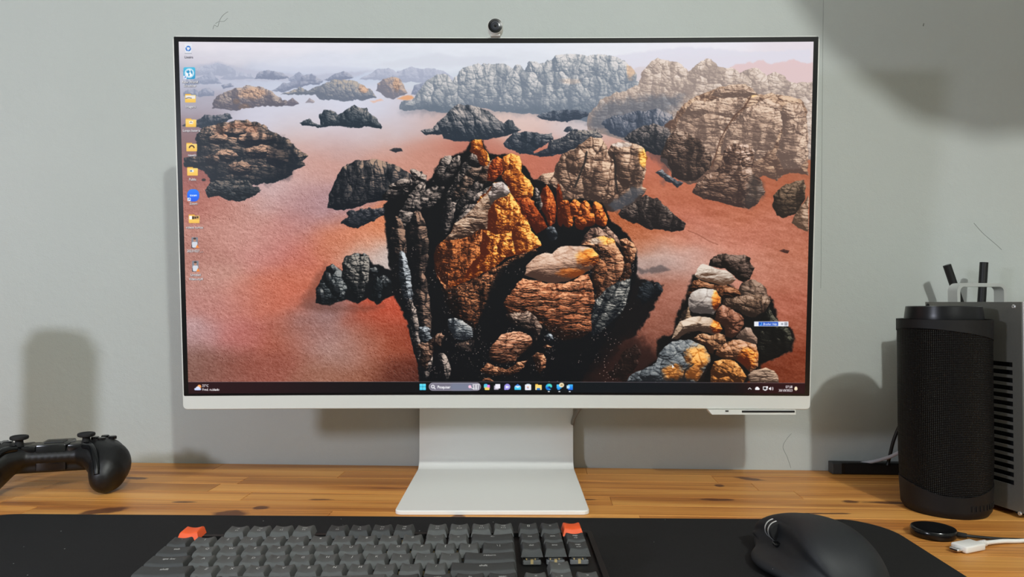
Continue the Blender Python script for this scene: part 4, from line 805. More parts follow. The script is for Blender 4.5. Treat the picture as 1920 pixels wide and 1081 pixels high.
def draw_ui(cv):
    W = (250, 250, 252)
    def label(s, x, y): draw_text(cv, s, x, y + 1.7, 4.6, W, shadow=.75, sx=.9, bold=.3)
    def folder(x, y, extra=None):
        cv.rrect(x - 10, y - 8, x + 1, y, 1, (240, 178, 62)); cv.rrect(x - 10, y - 6, x + 10, y + 8, 1.2, [(252, 218, 120), (245, 192, 78)])
        if extra: extra(x, y)
    def shortcut(x, y): cv.rrect(x - 3, y - 3, x + 3, y + 3, .6, (238, 242, 248)); cv.line([(x - 1.6, y + 1.6), (x + 1.2, y - 1.2)], .9, (60, 110, 200)); cv.line([(x - .6, y - 1.3), (x + 1.4, y - 1.3), (x + 1.4, y + .7)], .8, (60, 110, 200))
    # waste bin
    cv.flat([(346, 82), (360, 82), (358, 101), (348, 101)], (232, 236, 244), .8, .1, .8)
    for a in (0, 2.09, 4.19): cv.line([(353 + 4 * math.cos(a + b), 91 + 4 * math.sin(a + b)) for b in (0, .45, .9, 1.35)], 2.3, (40, 110, 200))
    cv.line([(347, 100), (359, 100)], 1, (130, 135, 145))
    draw_text(cv, 'Lixeira', 354, 109.3, 4.6, (70, 70, 80), sx=.9, bold=.2)
    # globe
    cv.rrect(344, 126, 366, 148, 3, [(80, 190, 226), (40, 150, 200)]); cv.ell(355, 137, 8.8, 8.8, W); cv.ell(355, 137, 7.6, 7.6, (66, 170, 212)); cv.ell(355, 137, 7.2, 7.2, W)
    cv.flat([(349, 133), (354, 131), (356, 134), (354, 138), (352, 137), (350, 136)], (50, 150, 200), .5, .8); cv.flat([(353, 138), (356, 139), (355, 143), (353, 142)], (50, 150, 200), .5, .6); cv.flat([(358, 131), (361, 134), (361, 140), (359, 138), (357, 134)], (50, 150, 200), .5, .8)
    shortcut(347, 145); label('New World', 356, 154); label('Scheduler', 356, 161)
    folder(357, 184, lambda x, y: (cv.rrect(x - 9, y - 5, x + 9, y + 1, .5, (236, 232, 228)), cv.line([(x - 9, y + .5), (x - 3, y - 1), (x + 2, y)], 1.2, (90, 80, 80))))
    label('Imagens', 357.5, 200)
    folder(358, 230, lambda x, y: (cv.rrect(x - 3.5, y - 3, x + 4, y + 2, .5, (245, 244, 240)), cv.line([(x - 2, y), (x, y - 1.6), (x + 2.4, y)], 1, (120, 90, 50))))
    label('Loops bateria', 359, 245)
    folder(359.5, 275.5, lambda x, y: cv.line([(x - 4.4, y + 1), (x - 3, y - 1.6), (x, y - 2.8), (x + 3, y - 1.6), (x + 4.4, y + 1)], 2.2, (70, 40, 20)))
    label('naweb', 360, 291)
    folder(361, 321, lambda x, y: (cv.rrect(x - 5, y - 3, x + 2, y + 1.5, .6, (235, 238, 240)), cv.rrect(x - 4.5, y - 2, x - 1, y + .6, .4, (90, 110, 140))))
    label('Publis', 361, 336.5)
    cv.rrect(351, 354.5, 373.5, 377.5, 9.5, [(28, 128, 255), (20, 90, 235)]); draw_text(cv, 'zoom', 362.4, 367.8, 4.2, W, bold=1.2, sx=.98)
    shortcut(354.5, 373.5); label('Zoom', 362.5, 381.7)
    folder(364, 410, lambda x, y: (cv.rrect(x - 9, y - 5.5, x - 4, y + 1, .3, W), cv.rrect(x - 4, y - 5.5, x + 9, y + 1, .3, (196, 150, 90)), cv.rrect(x - 3.4, y - 4.5, x - .6, y + .4, .3, (30, 26, 24)), cv.rrect(x + .6, y - 4, x + 3.4, y - .4, .3, (50, 40, 34)), cv.rrect(x + 4.6, y - 4.5, x + 8, y - 1.6, .3, (60, 46, 36))))
    label('vídeos curtos', 364.6, 426.4)
    for x, y in ((365, 454.5), (366.3, 498.8)):
        cv.rrect(x - 6, y - 10, x + 6, y + 10, 1, (128, 132, 142)); cv.rrect(x - 6, y + 4, x + 6, y + 10, .5, (40, 42, 50))
        cv.rrect(x - 5, y - 1.5, x + 5, y + 9.5, 2.5, (214, 218, 226)); cv.ell(x, y - 4.8, 2.7, 3.4, (186, 140, 120)); cv.ell(x, y - 7.4, 2.7, 1.7, (60, 50, 48))
        cv.flat([(x + 5, y + 3.5), (x + 8.5, y + 10), (x + 1.5, y + 10)], (245, 140, 60), .6, .1)
    label('20231027_...', 365.5, 470.5); label('Untitled', 366.5, 515.3); label('Video.mp4', 367.2, 523)
    # help widget
    cv.rrect(1414, 602.3, 1478.3, 611.4, .8, (232, 234, 242)); cv.rrect(1422.5, 603.2, 1459, 610.5, .4, (32, 84, 196)); cv.line([(1425, 608.5), (1427, 609), (1428.4, 607.6), (1427.6, 604.6)], 1.1, (120, 210, 255))
    draw_text(cv, 'Brother Help', 1430.5, 608.9, 3.9, W, 'l', sx=.86, shear=.3, bold=.5)
    cv.ell(1466.5, 607, 1.9, 1.5, (110, 112, 120)); cv.ell(1466.5, 607, .8, .6, (232, 234, 242), .4); cv.rrect(1471, 604, 1476.4, 609.8, .6, (110, 112, 124)); cv.rrect(1471.8, 604.8, 1475.6, 609, .4, (226, 228, 236)); cv.line([(1472.6, 605.6), (1474.8, 608.2)], .7, (90, 90, 100)); cv.line([(1474.8, 605.6), (1472.6, 608.2)], .7, (90, 90, 100))
    cv.flat([(1260.4, 682.5), (1264.3, 688.2), (1262, 688.4), (1260.6, 690)], W, .5, .05)
    # task bar
    sl = (slice(None), slice(None)); X, Y = cv.X, cv.Y
    top = 715.6 - 1.2 * np.sin((X - 356) / 1150 * np.pi) + (X - 356) / 1150 * 2.0
    dk = fbm(X / 160, Y / 60 + 3, 2)
    t = sst(700, 1450, X); l = 1 - sst(400, 800, X)
    bar = np.stack([15 + 26 * l + 26 * sst(1360, 1440, X) + dk * 8, 14 + 3 * l + 6 * sst(1000, 1100, X) * (1 - sst(1250, 1400, X)), 17 + 4 * l + 8 * sst(1000, 1100, X) * (1 - sst(1250, 1400, X)) + 2 * sst(1400, 1500, X)], -1)
    m = sst(-.4, .4, Y - top)[..., None]
    cv.C[:] = cv.C * (1 - m) + bar * m
    ln = np.clip(1 - np.abs(Y - top) / .75, 0, 1)[..., None] * .8
    cv.C[:] = cv.C * (1 - ln) + (cv.C * .25 + np.array([128, 118, 124])) * ln
    # weather
    cv.ell(373.8, 724.3, 3.6, 3.6, (250, 168, 96)); cv.ell(371, 727.5, 4, 3.6, (222, 230, 252)); cv.rrect(364.3, 727, 377, 731.2, 2, [(222, 230, 252), (190, 206, 248)])
    draw_text(cv, '23°C', 379, 724.8, 4.6, W, 'l', bold=.8, sx=.88); draw_text(cv, 'Pred. nublado', 379, 731.9, 4.4, W, 'l', bold=.8, sx=.92)
    Yb = 725
    for i in (0, 1):
        for j in (0, 1): cv.rrect(786.6 + i * 6.1, Yb - 5.9 + j * 6.1, 792.4 + i * 6.1, Yb - .1 + j * 6.1, .5, [(120, 236, 252), (60, 200, 240)], .3)
    cv.rrect(804, 717, 901.6, 732, 7.5, (196, 190, 204)); cv.rrect(804.6, 718, 901, 731.5, 6.8, (122, 118, 134)); cv.rrect(845, 718.2, 885, 731.3, 5, (122, 132, 156), 4, .7)
    cv.ell(811.6, Yb - .8, 3.4, 3.4, W); cv.ell(811.6, Yb - .8, 1.9, 1.9, (126, 122, 138)); cv.line([(813.6, Yb + 1.2), (816, Yb + 3.6)], 1.5, W)
    draw_text(cv, 'Pesquisar', 820.2, Yb + 2.6, 5.2, W, 'l', bold=1.0, sx=.86)
    cv.ell(881, Yb - .5, 2.9, 2.9, (250, 200, 224)); cv.line([(883, Yb + 1), (888, Yb + 4)], 1.2, W)
    for x, dx in ((887, 2), (891, .6), (894, -.3), (898, -1.5)): cv.line([(x, Yb - 4.5), (x + dx, Yb + 4.6)], 1.5, W)
    cv.line([(887, Yb - 4.5), (898, Yb - 4.8)], 1, W)
    # coloured loops
    cv.rrect(907.2, Yb - 5.8, 914.5, Yb + 2.5, 2.4, [(70, 190, 250), (140, 240, 190)]); cv.rrect(913.4, Yb - 4.2, 918.6, Yb + 3, 1.8, (232, 130, 232)); cv.rrect(908.6, Yb + .6, 918, Yb + 5.8, 1.8, [(250, 190, 120), (252, 226, 110)])
    # task view
    cv.rrect(926.2, Yb - 2.8, 935, Yb + 5.3, .8, (176, 168, 184)); cv.rrect(928.6, Yb - 5.6, 938, Yb + 3, .9, (244, 240, 250))
    # chat
    cv.ell(951.2, Yb - .3, 5.8, 5.8, (160, 150, 232)); cv.rrect(945.4, Yb + 1, 949, Yb + 5.6, .6, (160, 150, 232)); cv.rrect(948.2, Yb - 2, 952.4, Yb + 2, .8, W); cv.flat([(952.6, Yb), (954.6, Yb - 1.6), (954.6, Yb + 1.7)], W, .4, .05)
    # mail
    cv.flat([(964.6, Yb - 1.5), (970.6, Yb - 5.8), (976.8, Yb - 1.5), (976.8, Yb + 2), (964.6, Yb + 2)], (70, 130, 220), .5, .05); cv.flat([(966, Yb - 2), (975.4, Yb - 2), (970.7, Yb + 2.2)], (226, 246, 252), .4, .05); cv.rrect(964.6, Yb, 976.9, Yb + 5.5, .8, [(110, 224, 250), (50, 190, 236)]); cv.flat([(965, Yb - 1.4), (976.5, Yb - 1.4), (970.7, Yb + 2)], (224, 246, 252), .4, .05)
    # store
    cv.rrect(987, Yb - 6, 993.5, Yb - 2, 1, (190, 212, 226)); cv.rrect(984.2, Yb - 4.8, 996, Yb + 6, 1.4, (240, 240, 246))
    for i, c in enumerate([(236, 150, 110), (220, 190, 120), (130, 150, 220), (180, 150, 170)]): cv.rrect(988 + 2.1 * (i % 2), Yb - .9 + 2.1 * (i // 2), 989.7 + 2.1 * (i % 2), Yb + .8 + 2.1 * (i // 2), .1, c, .3)
    # folder
    cv.rrect(1003.6, Yb - 5.6, 1009, Yb, .8, (240, 176, 60)); cv.rrect(1003.6, Yb - 4, 1015.8, Yb + 5.6, .8, [(252, 216, 110), (252, 226, 160)]); cv.rrect(1006.6, Yb + 2.2, 1012.8, Yb + 5.6, 1, (30, 110, 200))
    # browser swirl
    cv.ell(1029, Yb, 6.1, 6.1, (48, 176, 236)); cv.ell(1030.8, Yb - 2.2, 4.2, 3.6, (84, 226, 200), 1.5, .95); cv.ell(1027.2, Yb + 2.4, 3.6, 3.0, (24, 110, 210), 1.4); cv.ell(1030, Yb + .6, 2.3, 1.9, (30, 60, 120), 1); cv.flat([(1029, Yb + 1.6), (1036, Yb + .6), (1036, Yb + 6), (1031, Yb + 3)], (16, 18, 22), .6, .1, .9)
    # blue apps
    cv.rrect(1043.6, Yb - 4.8, 1053, Yb + 3, 1, [(90, 206, 250), (40, 160, 240)]); cv.rrect(1045, Yb + 2, 1050, Yb + 5.4, .8, (40, 150, 236)); cv.ell(1053, Yb - 3.6, 4.8, 4.4, (246, 228, 190)); draw_text(cv, '41', 1053, Yb - 1.8, 3.8, (150, 120, 70), bold=.4)
    cv.rrect(1065, Yb - 4.8, 1074.2, Yb + 5.6, .9, [(70, 190, 250), (20, 100, 226)]); cv.rrect(1062.4, Yb - 3, 1068, Yb + 3, .6, (180, 226, 252), .7)
    for x in (1029, 1048.8, 1068.2): cv.rrect(x - 1.9, Yb + 7.6, x + 1.9, Yb + 9.6, 1, (226, 226, 230), .4)
    # tray
    cv.line([(1403, 729.2), (1405.8, 726.6), (1408.6, 729.2)], 1.2, W)
    cv.ell(1419.6, 727.2, 3.2, 2.7, W); cv.rrect(1415.6, 727, 1424.4, 730.6, 1.7, W)
    cv.rrect(1430.4, 724, 1439, 730.6, .9, W); cv.rrect(1431.8, 725.4, 1437, 729.4, .4, (30, 22, 26)); cv.rrect(1432.8, 730.6, 1437, 732, .4, W); cv.rrect(1436.6, 723.6, 1440, 727, .5, W)
    cv.flat([(1441.6, 726.6), (1443, 726.6), (1445.6, 724.6), (1445.6, 731.6), (1443, 729.6), (1441.6, 729.6)], W, .4, .05)
    for r in (2.4, 4.2): cv.line([(1445.6 + r * math.cos(a), 728.1 + r * math.sin(a)) for a in (-.8, -.4, 0, .4, .8)], .9, W)
    draw_text(cv, '07:58', 1485.6, 726.8, 4.5, W, 'r', bold=.8, sx=.9); draw_text(cv, '30/10/2023', 1485.6, 733.6, 4.5, W, 'r', bold=.8, sx=.9)
    cv.ell(1492.4, 727.2, 2.7, 3, (252, 236, 200)); cv.rrect(1489.4, 727.5, 1495.4, 730.6, .8, (252, 236, 200)); cv.ell(1492.4, 731.4, 1.1, .8, (252, 236, 200), .4)

# ================================================================ monitor
PX = -.0175; PO = Vector((PX, .8108, DZ + .1018)); PT = Vector((0, .7778 - .8108, .518 - .1018)); PH = PT.length; PT = PT / PH; PN = Vector((0, -PT.z, PT.y))
HWD = .3568; SAG = .0062
def S(s, h, d=0.0):
    """point of the slightly curved panel: s across, h up, d behind the front"""
    return PO + Vector((s, 0, 0)) + PT * h - PN * (SAG * (1 - (s / HWD) ** 2) + d)
def stations(x0, x1, r, n=28):
    e = [r * (1 - math.cos(a * math.pi / 12)) for a in range(7)] if r else [0]
    return [x0 + q for q in e] + [x0 + r + (x1 - x0 - 2 * r) * k / n for k in range(1, n)] + [x1 - q for q in e[::-1]]
def panel(x0, x1, h0, h1, r, d0, d1, rim=0.0):
    bm = bmesh.new(); xs = stations(x0, x1, r); rows = []
    for x in xs:
        e = min(x - x0, x1 - x); c = r - math.sqrt(max(r * r - max(r - e, 0) ** 2, 0)) if r else 0
        hb, ht = h0 + c, h1 - c; m_ = min(rim, (ht - hb) / 3)
        prof = [(hb, d1), (hb, d0 + rim), (hb + m_, d0), (ht - m_, d0), (ht, d0 + rim), (ht, d1)] if rim else [(hb, d1), (hb, d0), (ht, d0), (ht, d1)]
        rows.append([bm.verts.new(S(x, h, d)) for h, d in prof])
    for a, c in zip(rows[:-1], rows[1:]):
        n = len(a)
        for k in range(n): bm.faces.new((a[k], c[k], c[(k + 1) % n], a[(k + 1) % n]))
    bm.faces.new(rows[0]); bm.faces.new(rows[-1][::-1])
    return bm
mon = thing('monitor', 'large white-framed monitor showing a desert of red rocks, on a white stand', 'monitor', (PX, .85, DZ))
I = Matrix.Translation(mon.location).inverted()
def mpart(name, bm, m, parent=mon, smooth=None, label=None):
    if isinstance(bm, bmesh.types.BMesh): bmesh.ops.transform(bm, matrix=I, verts=bm.verts)
    o = link(name, bm, m, parent, smooth=smooth)
    if label: o['label'] = label
    return o
mpart('housing', panel(-HWD, HWD, 0, PH, .0045, .0, .0114, .0008), M_white, smooth=35)
BZ0 = .0160
mpart('bezel', panel(-.3556, .3556, BZ0, PH - .0011, .0012, -.0003, .003), M_glass, label='black glass border around the picture')
LX, LH0, LH1 = .3502, .0187, PH - .0066
# picture
TW, TH = 1920, 1076
ss = (np.arange(TW) + .5) / TW * 2 * LX - LX; hh = LH1 - (np.arange(TH) + .5) / TH * (LH1 - LH0)
SS, HH = np.meshgrid(ss, hh)
sag = SAG * (1 - (SS / HWD) ** 2) - .0006
wx_ = PO.x + SS; wy_ = PO.y + PT.y * HH - PN.y * sag; wz_ = PO.z + PT.z * HH - PN.z * sag - (DZ + CAM_H)
dd = wy_ * math.cos(PITCH) + wz_ * math.sin(PITCH); uu = -wy_ * math.sin(PITCH) + wz_ * math.cos(PITCH)
XP = 960 + F_PX * wx_ / dd; YP = 540.5 - F_PX * uu / dd
cv = wallpaper(XP, YP); draw_ui(cv)
img = bpy.data.images.new('desktop_picture', TW, TH, alpha=False)
buf = np.ones((TH, TW, 4), np.float32); buf[..., :3] = np.clip(cv.C[::-1] / 255, 0, 1)
img.pixels.foreach_set(buf.ravel()); img.update(); img.pack()
del buf, SS, HH, wx_, wy_, wz_, dd, uu, XP, YP
def display_mat():
    m = bpy.data.materials.new('lit_display'); m.use_nodes = True; nt = m.node_tree; b = nt.nodes['Principled BSDF']
    t = nt.nodes.new('ShaderNodeTexImage'); t.image = img; t.interpolation = 'Cubic'; t.extension = 'EXTEND'
    uv = nt.nodes.new('ShaderNodeUVMap'); uv.uv_map = 'UVMap'; nt.links.new(uv.outputs[0], t.inputs[0])
    b.inputs['Base Color'].default_value = (.004, .004, .004, 1); b.inputs['Roughness'].default_value = .35; b.inputs['Specular IOR Level'].default_value = .2
    nt.links.new(t.outputs[0], b.inputs['Emission Color']); b.inputs['Emission Strength'].default_value = 1.0
    return m
bm = bmesh.new(); uvl = bm.loops.layers.uv.new('UVMap'); NX = 48
cols = [(bm.verts.new(S(-LX + 2 * LX * k / NX, LH0, -.0006)), bm.verts.new(S(-LX + 2 * LX * k / NX, LH1, -.0006))) for k in range(NX + 1)]
for k in range(NX):
    f = bm.faces.new((cols[k][0], cols[k + 1][0], cols[k + 1][1], cols[k][1]))
    for l, (a, c) in zip(f.loops, ((k, 0), (k + 1, 0), (k + 1, 1), (k, 1))): l[uvl].uv = (a / NX, c)
bmesh.ops.transform(bm, matrix=I, verts=bm.verts)
me = bpy.data.meshes.new('display'); bm.to_mesh(me); bm.free()
disp = link('display', me, display_mat(), mon, smooth=180); disp['label'] = 'lit picture of red desert rocks with desktop icons and task bar'
# rear shell, arm, neck, foot
mpart('rear_shell', panel(-.24, .24, .10, .36, .02, .0112, .026, .0), M_white, smooth=35)
SX0, SX1 = -.1235, .0815
def yz_prism(x0, x1, prof):
    bm = bmesh.new(); a = [bm.verts.new((x0, y, DZ + z_)) for y, z_ in prof]; c = [bm.verts.new((x1, y, DZ + z_)) for y, z_ in prof]; n = len(prof)
    for k in range(n): bm.faces.new((a[k], a[(k + 1) % n], c[(k + 1) % n], c[k]))
    bm.faces.new(a[::-1]); bm.faces.new(c); return bm
nf = [(.9365, .0048)] + [(.9365 + .014 * math.sin(a), .0048 + .016 * (1 - math.cos(a))) for a in [math.pi / 2 * k / 8 for k in range(1, 9)]]
neck = nf + [(.9515, .10), (.9520, .34), (.9620, .34), (.9615, .0048)]
nk = mpart('stand_neck', yz_prism(SX0, SX1, neck), M_standw, smooth=40)
bm = bmesh.new(); slab(bm, rrect_pts(SX0 - .0005, SX1 + .0005, .752, .9625, .007, 6, rs=(.001, .001, .008, .008)), DZ + .0006, DZ + .0048, .001, .001)
mpart('stand_foot', bm, M_standw, smooth=40)
bm = bmesh.new(); box(bm, SX0 + .01, SX1 - .01, .76, .955, DZ, DZ + .0008); mpart('foot_pad', bm, M_rubber)
bm = bmesh.new(); box(bm, -.07, .03, .83, .953, DZ + .27, DZ + .33, bev=.004); mpart('hinge_arm', bm, M_white)
# port block under the right of the lower frame
a0 = at(1325, 768, y=.818); a1 = at(1488, 768, y=.818)
zb = a0.z + .0012
bm = bmesh.new(); pr = [(a0.x, zb), (a0.x + .0045, zb - .0056), (a1.x, zb - .0056), (a1.x, zb)]
f = [bm.verts.new((x, .812, z_)) for x, z_ in pr]; g_ = [bm.verts.new((x, .826, z_)) for x, z_ in pr]
for k in range(4): bm.faces.new((f[k], f[(k + 1) % 4], g_[(k + 1) % 4], g_[k]))
bm.faces.new(f[::-1]); bm.faces.new(g_)
pb = mpart('port_block', bm, M_white, label='white port block under the lower frame')
bm = bmesh.new(); xs0 = at(1391, 768, y=.812).x; box(bm, xs0, a1.x - .0012, .8114, .814, zb - .0031, zb - .0010); mpart('port_slot', bm, M_dark, pb)
bm = bmesh.new(); xs0 = at(1360, 768, y=.812).x; box(bm, xs0, xs0 + .0035, .8114, .814, zb - .0022, zb - .0008); mpart('port_slot', bm, M_dark, pb)
bm = bmesh.new(); tube(bm, [(.094, .87, DZ + .12), (.088, .90, DZ + .095), (.0815, .93, DZ + .075), (.078, .9665, DZ + .05), (.05, .9665, DZ + .012)], .0028, 8)
mpart('neck_shadow_cord', bm, mat('shadow_taupe', srgb(120, 112, 100), .6))  # cord shape tinted to stand in for the grey shadow beside the neck

# ---- webcam clipped on the top frame
wc = at(928.7, 48.3, y=.776)
web = thing('webcam', 'small round white webcam with a black glass face, above the monitor', 'webcam', wc)
R90 = Matrix.Rotation(math.pi / 2, 4, 'X')
rw = .0083
def wl(name, prof, m, n=40):
    bm = bmesh.new(); lathe(bm, prof, n, Matrix.Rotation(math.pi / 2, 4, 'X')); return link(name, bm, m, web, smooth=40)
wl('body', [(.006, -.017), (.0082, -.0155), (rw + .0002, -.013), (rw + .0002, -.0006), (rw - .0002, 0)], M_white)
wl('face_ring', [(rw - .0006, -.001), (rw - .0004, .0004), (.0056, .0007), (.0054, .0002)], M_blackg)
wl('lens_glass', [(.0055, 0), (.0052, .0005), (.0038, .0008), (.0036, .0004), (.001, .0004)], mat('smoky_lens', srgb(44, 47, 54), .22), 32)
bm = bmesh.new(); bmesh.ops.create_icosphere(bm, subdivisions=2, radius=.0014, matrix=Matrix.Translation((0, -.0002, 0))); link('lens', bm, M_blackg, web, smooth=180)
bm = bmesh.new(); box(bm, -.0055, .0055, .003, .013, S(0, PH, 0).z - wc.z - .0002, -.0068, bev=.0008); link('mount', bm, M_white, web)

# ================================================================ keyboard
U = .01905; KT = math.tan(math.radians(2.98))
kb = thing('keyboard', 'compact black mechanical keyboard with dark grey keys and two orange keys', 'keyboard', (-.11640, .62450, DZ + MT), math.radians(1.88))
def kx(u): return (u - 8.8) * U
TOPZ = .0304 - MT
M_kal = mat('grey_key_plastic', srgb(79, 81, 80), .62, bump=.25, bscale=2500)
M_kmod = mat('dark_grey_key_plastic', srgb(56, 58, 58), .62, bump=.25, bscale=2500)
M_kor = mat('orange_key_plastic', srgb(238, 92, 40), .55, bump=.2, bscale=2500)
M_leg = mat('key_print', srgb(214, 214, 210), .6)
M_case = mat('keyboard_case', srgb(15, 15, 16), .5, bump=.15, bscale=2000)
M_hous = mat('clear_switch_housing', srgb(130, 132, 134), .12); M_hous.node_tree.nodes['Principled BSDF'].inputs['Transmission Weight'].default_value = .35
M_stem = mat('cream_switch_stem', srgb(190, 168, 120), .4)
def prow(v): return -v * U
# case: low wedge with a bevelled rim
CX0, CX1 = kx(-.35), kx(18.65); CYB = .0075; CYF = prow(6.55)
def case_z(y): return TOPZ - .0135 + y * KT
bm = bmesh.new()
outl = rrect_pts(CX0, CX1, CYF, CYB, .004, 4); n = len(outl)
lo = [bm.verts.new((x, y, .0004)) for x, y in outl]; hi_ = [bm.verts.new((x, y, case_z(y) + .0035)) for x, y in outl]
inn = rrect_pts(CX0 + .0045, CX1 - .0045, CYF + .0045, CYB - .0045, .002, 4); hi2 = [bm.verts.new((x, y, case_z(y) + .0035)) for x, y in inn]; lo2 = [bm.verts.new((x, y, case_z(y))) for x, y in inn]
for A_, B_ in ((lo, hi_), (hi_, hi2), (hi2, lo2)):
    for k in range(n): bm.faces.new((A_[k], A_[(k + 1) % n], B_[(k + 1) % n], B_[k]))
bm.faces.new(lo[::-1]); bm.faces.new(lo2); link('case', bm, M_case, kb, smooth=30)
_cap = {}
def cap_mesh(wu, m):
    key = (round(wu, 3), m.name)
    if key in _cap: return _cap[key]
    bm = bmesh.new(); W = wu * U; hb = (W / 2 - .0006, .0090); ht = (W / 2 - .0030, .0068); h = .0064; nx, ny = 6, 3
    def ring(hx, hy, yo, zf):
        P = []
        for i in range(nx + 1): P.append((-hx + 2 * hx * i / nx, -hy))
        for j in range(1, ny + 1): P.append((hx, -hy + 2 * hy * j / ny))
        for i in range(nx - 1, -1, -1): P.append((-hx + 2 * hx * i / nx, hy))
        for j in range(ny - 1, 0, -1): P.append((-hx, -hy + 2 * hy * j / ny))
        return [bm.verts.new((x, y + yo, zf(x / hx, y / hy))) for x, y in P]
    dish = .0011
    zt = lambda a, b_: -dish * (1 - a * a) - .0002
    r0 = ring(*hb, 0, lambda a, b_: -h); r1 = ring(ht[0] + .0009, ht[1] + .0009, .0008, lambda a, b_: zt(a, b_) - .0012); r2 = ring(ht[0] + .0003, ht[1] + .0003, .0008, lambda a, b_: zt(a, b_) - .0003); r3 = ring(ht[0] - .0006, ht[1] - .0006, .0008, zt)
    for A_, B_ in ((r0, r1), (r1, r2), (r2, r3)):
        k = len(A_)
        for i in range(k): bm.faces.new((A_[i], A_[(i + 1) % k], B_[(i + 1) % k], B_[i]))
    # top surface columns
    L_ = len(r3); bot = r3[:nx + 1]; top = r3[nx + ny:nx + ny + nx + 1][::-1]
    for i in range(nx): 
        q = [bot[i], bot[i + 1]]
        if i == nx - 1: q += r3[nx + 1:nx + ny]
        q += [top[i + 1], top[i]]
        if i == 0: q += r3[nx + ny + nx + 1:]
        bm.faces.new(q)
    bm.faces.new(r0[::-1])
    me = bpy.data.meshes.new('keycap'); bmesh.ops.recalc_face_normals(bm, faces=bm.faces); bm.to_mesh(me); bm.free(); me.materials.append(m); me.shade_smooth(); me.set_sharp_from_angle(angle=math.radians(50))
    _cap[key] = me; return me
def text_mesh(s, size, m, shear=0.0):
    V, T = text_tris(s, shear)
    me = bpy.data.meshes.new('legend'); cxm = V[:, 0].max() / 2
    me.from_pydata([((a - cxm) * size, b_ * size, 0) for a, b_ in V], [], [tuple(t) for t in T.tolist()]); me.materials.append(m); return me
hbm = bmesh.new(); box(hbm, -.0074, .0074, -.0074, .0074, 0, .0040, bev=.0008, seg=1); box(hbm, -.0062, .0062, -.0066, .0062, .0040, .0066, bev=.0010, seg=1); hme = bpy.data.meshes.new('switch'); hbm.to_mesh(hme); hbm.free(); hme.materials.append(M_hous)
sbm = bmesh.new(); box(sbm, -.0011, .0011, -.0078, .0022, .0012, .0046); box(sbm, -.0048, -.0038, -.0076, -.006, .0044, .0056); box(sbm, .0022, .0030, -.0076, -.006, .0044, .0056); smx = bpy.data.meshes.new('stem'); sbm.to_mesh(smx); sbm.free(); smx.materials.append(M_stem)
def key(u, v, wu=1.0, leg='', kind='a', sz=.0030, leg2=''):
    m = {'a': M_kal, 'm': M_kmod, 'o': M_kor}[kind]
    cx_ = kx(u + wu / 2); cy_ = prow(v) - .0078
    zt_ = TOPZ + (cy_ + .0078) * KT
    o = link('keycap', cap_mesh(wu, m), None, kb, loc=(cx_, cy_, zt_), rot=(math.radians(2.2), 0, 0))
    if kind == 'o': o['label'] = 'orange keycap'
    if leg:
        l = link('legend', text_mesh(leg, sz * 1.25, M_leg), None, o, loc=(0, .0024 if leg2 else .0016, -.00115)); l.scale = (1, 1.25, 1)
    if leg2: link('legend', text_mesh(leg2, sz * 1.25, M_leg), None, o, loc=(0, -.0022, -.00115))
    sw = link('switch', hme, None, kb, loc=(cx_, cy_, case_z(cy_) + .0001)); st = link('stem', smx, None, sw)
key(0, 0, 1, '', 'o')
fk = ['F1', 'F2', 'F3', 'F4', 'F5', 'F6', 'F7', 'F8', 'F9', 'F10', 'F11', 'F12']
ic = ['-o', '+o', '::', 'ooo', '-.', '+.', '<<', '>ll', '>>', '<', '<)', '<))']
for i, s_ in enumerate(fk):
    u = 2 + i + (.5 if i > 3 else 0) + (.5 if i > 7 else 0); key(u, 0, 1, ic[i], 'm' if 4 <= i <= 7 else 'a', .0024, s_)
for i, s_ in enumerate("`1234567890-="): key(i, 1.25, 1, s_, 'm' if i == 0 else 'a', .0030)
key(13, 1.25, 2, '<-', 'm')
key(0, 2.25, 1.5, 'tab', 'm')
for i, s_ in enumerate("QWERTYUIOP[]"): key(1.5 + i, 2.25, 1, s_)
key(13.5, 2.25, 1.5, '\\ |', 'm')
key(0, 3.25, 1.75, 'caps lock', 'm')
for i, s_ in enumerate("ASDFGHJKL;'"): key(1.75 + i, 3.25, 1, s_)
key(12.75, 3.25, 2.25, 'return', 'm')
key(0, 4.25, 2.25, 'shift', 'm')
for i, s_ in enumerate("ZXCVBNM,./"): key(2.25 + i, 4.25, 1, s_)
key(12.25, 4.25, 2.75, 'shift', 'm')
u = 0
for w_, s_ in ((1.25, 'control'), (1.25, 'option'), (1.25, 'command'), (6.25, ''), (1.25, 'command'), (1.25, 'option'), (1.25, 'fn'), (1.25, 'control')):
    key(u, 5.25, w_, s_, 'a' if w_ > 3 else 'm', .0028); u += w_
NV = 15.15
key(NV, 0, 1, '[]', 'm'); key(NV + 1, 0, 1, 'o', 'm'); key(NV + 2, 0, 1, '', 'o')
for j, row in enumerate((('ins', 'home', 'page'), ('del', 'end', 'page'))):
    for i, s_ in enumerate(row): key(NV + i, 1.25 + j, 1, s_, 'm', .0026, ('up', 'down')[j] if s_ == 'page' else '')
key(NV + 1, 4.25, 1, '^', 'a'); key(NV, 5.25, 1, '<', 'a'); key(NV + 1, 5.25, 1, 'v', 'a'); key(NV + 2, 5.25, 1, '>', 'a')

# ================================================================ mouse (sculpted right-hand body, thumb shelf on its left)
mo = thing('mouse', 'black sculpted computer mouse with a steel scroll wheel, on the desk mat', 'mouse', (.255, .597, DZ + MT), math.radians(3))
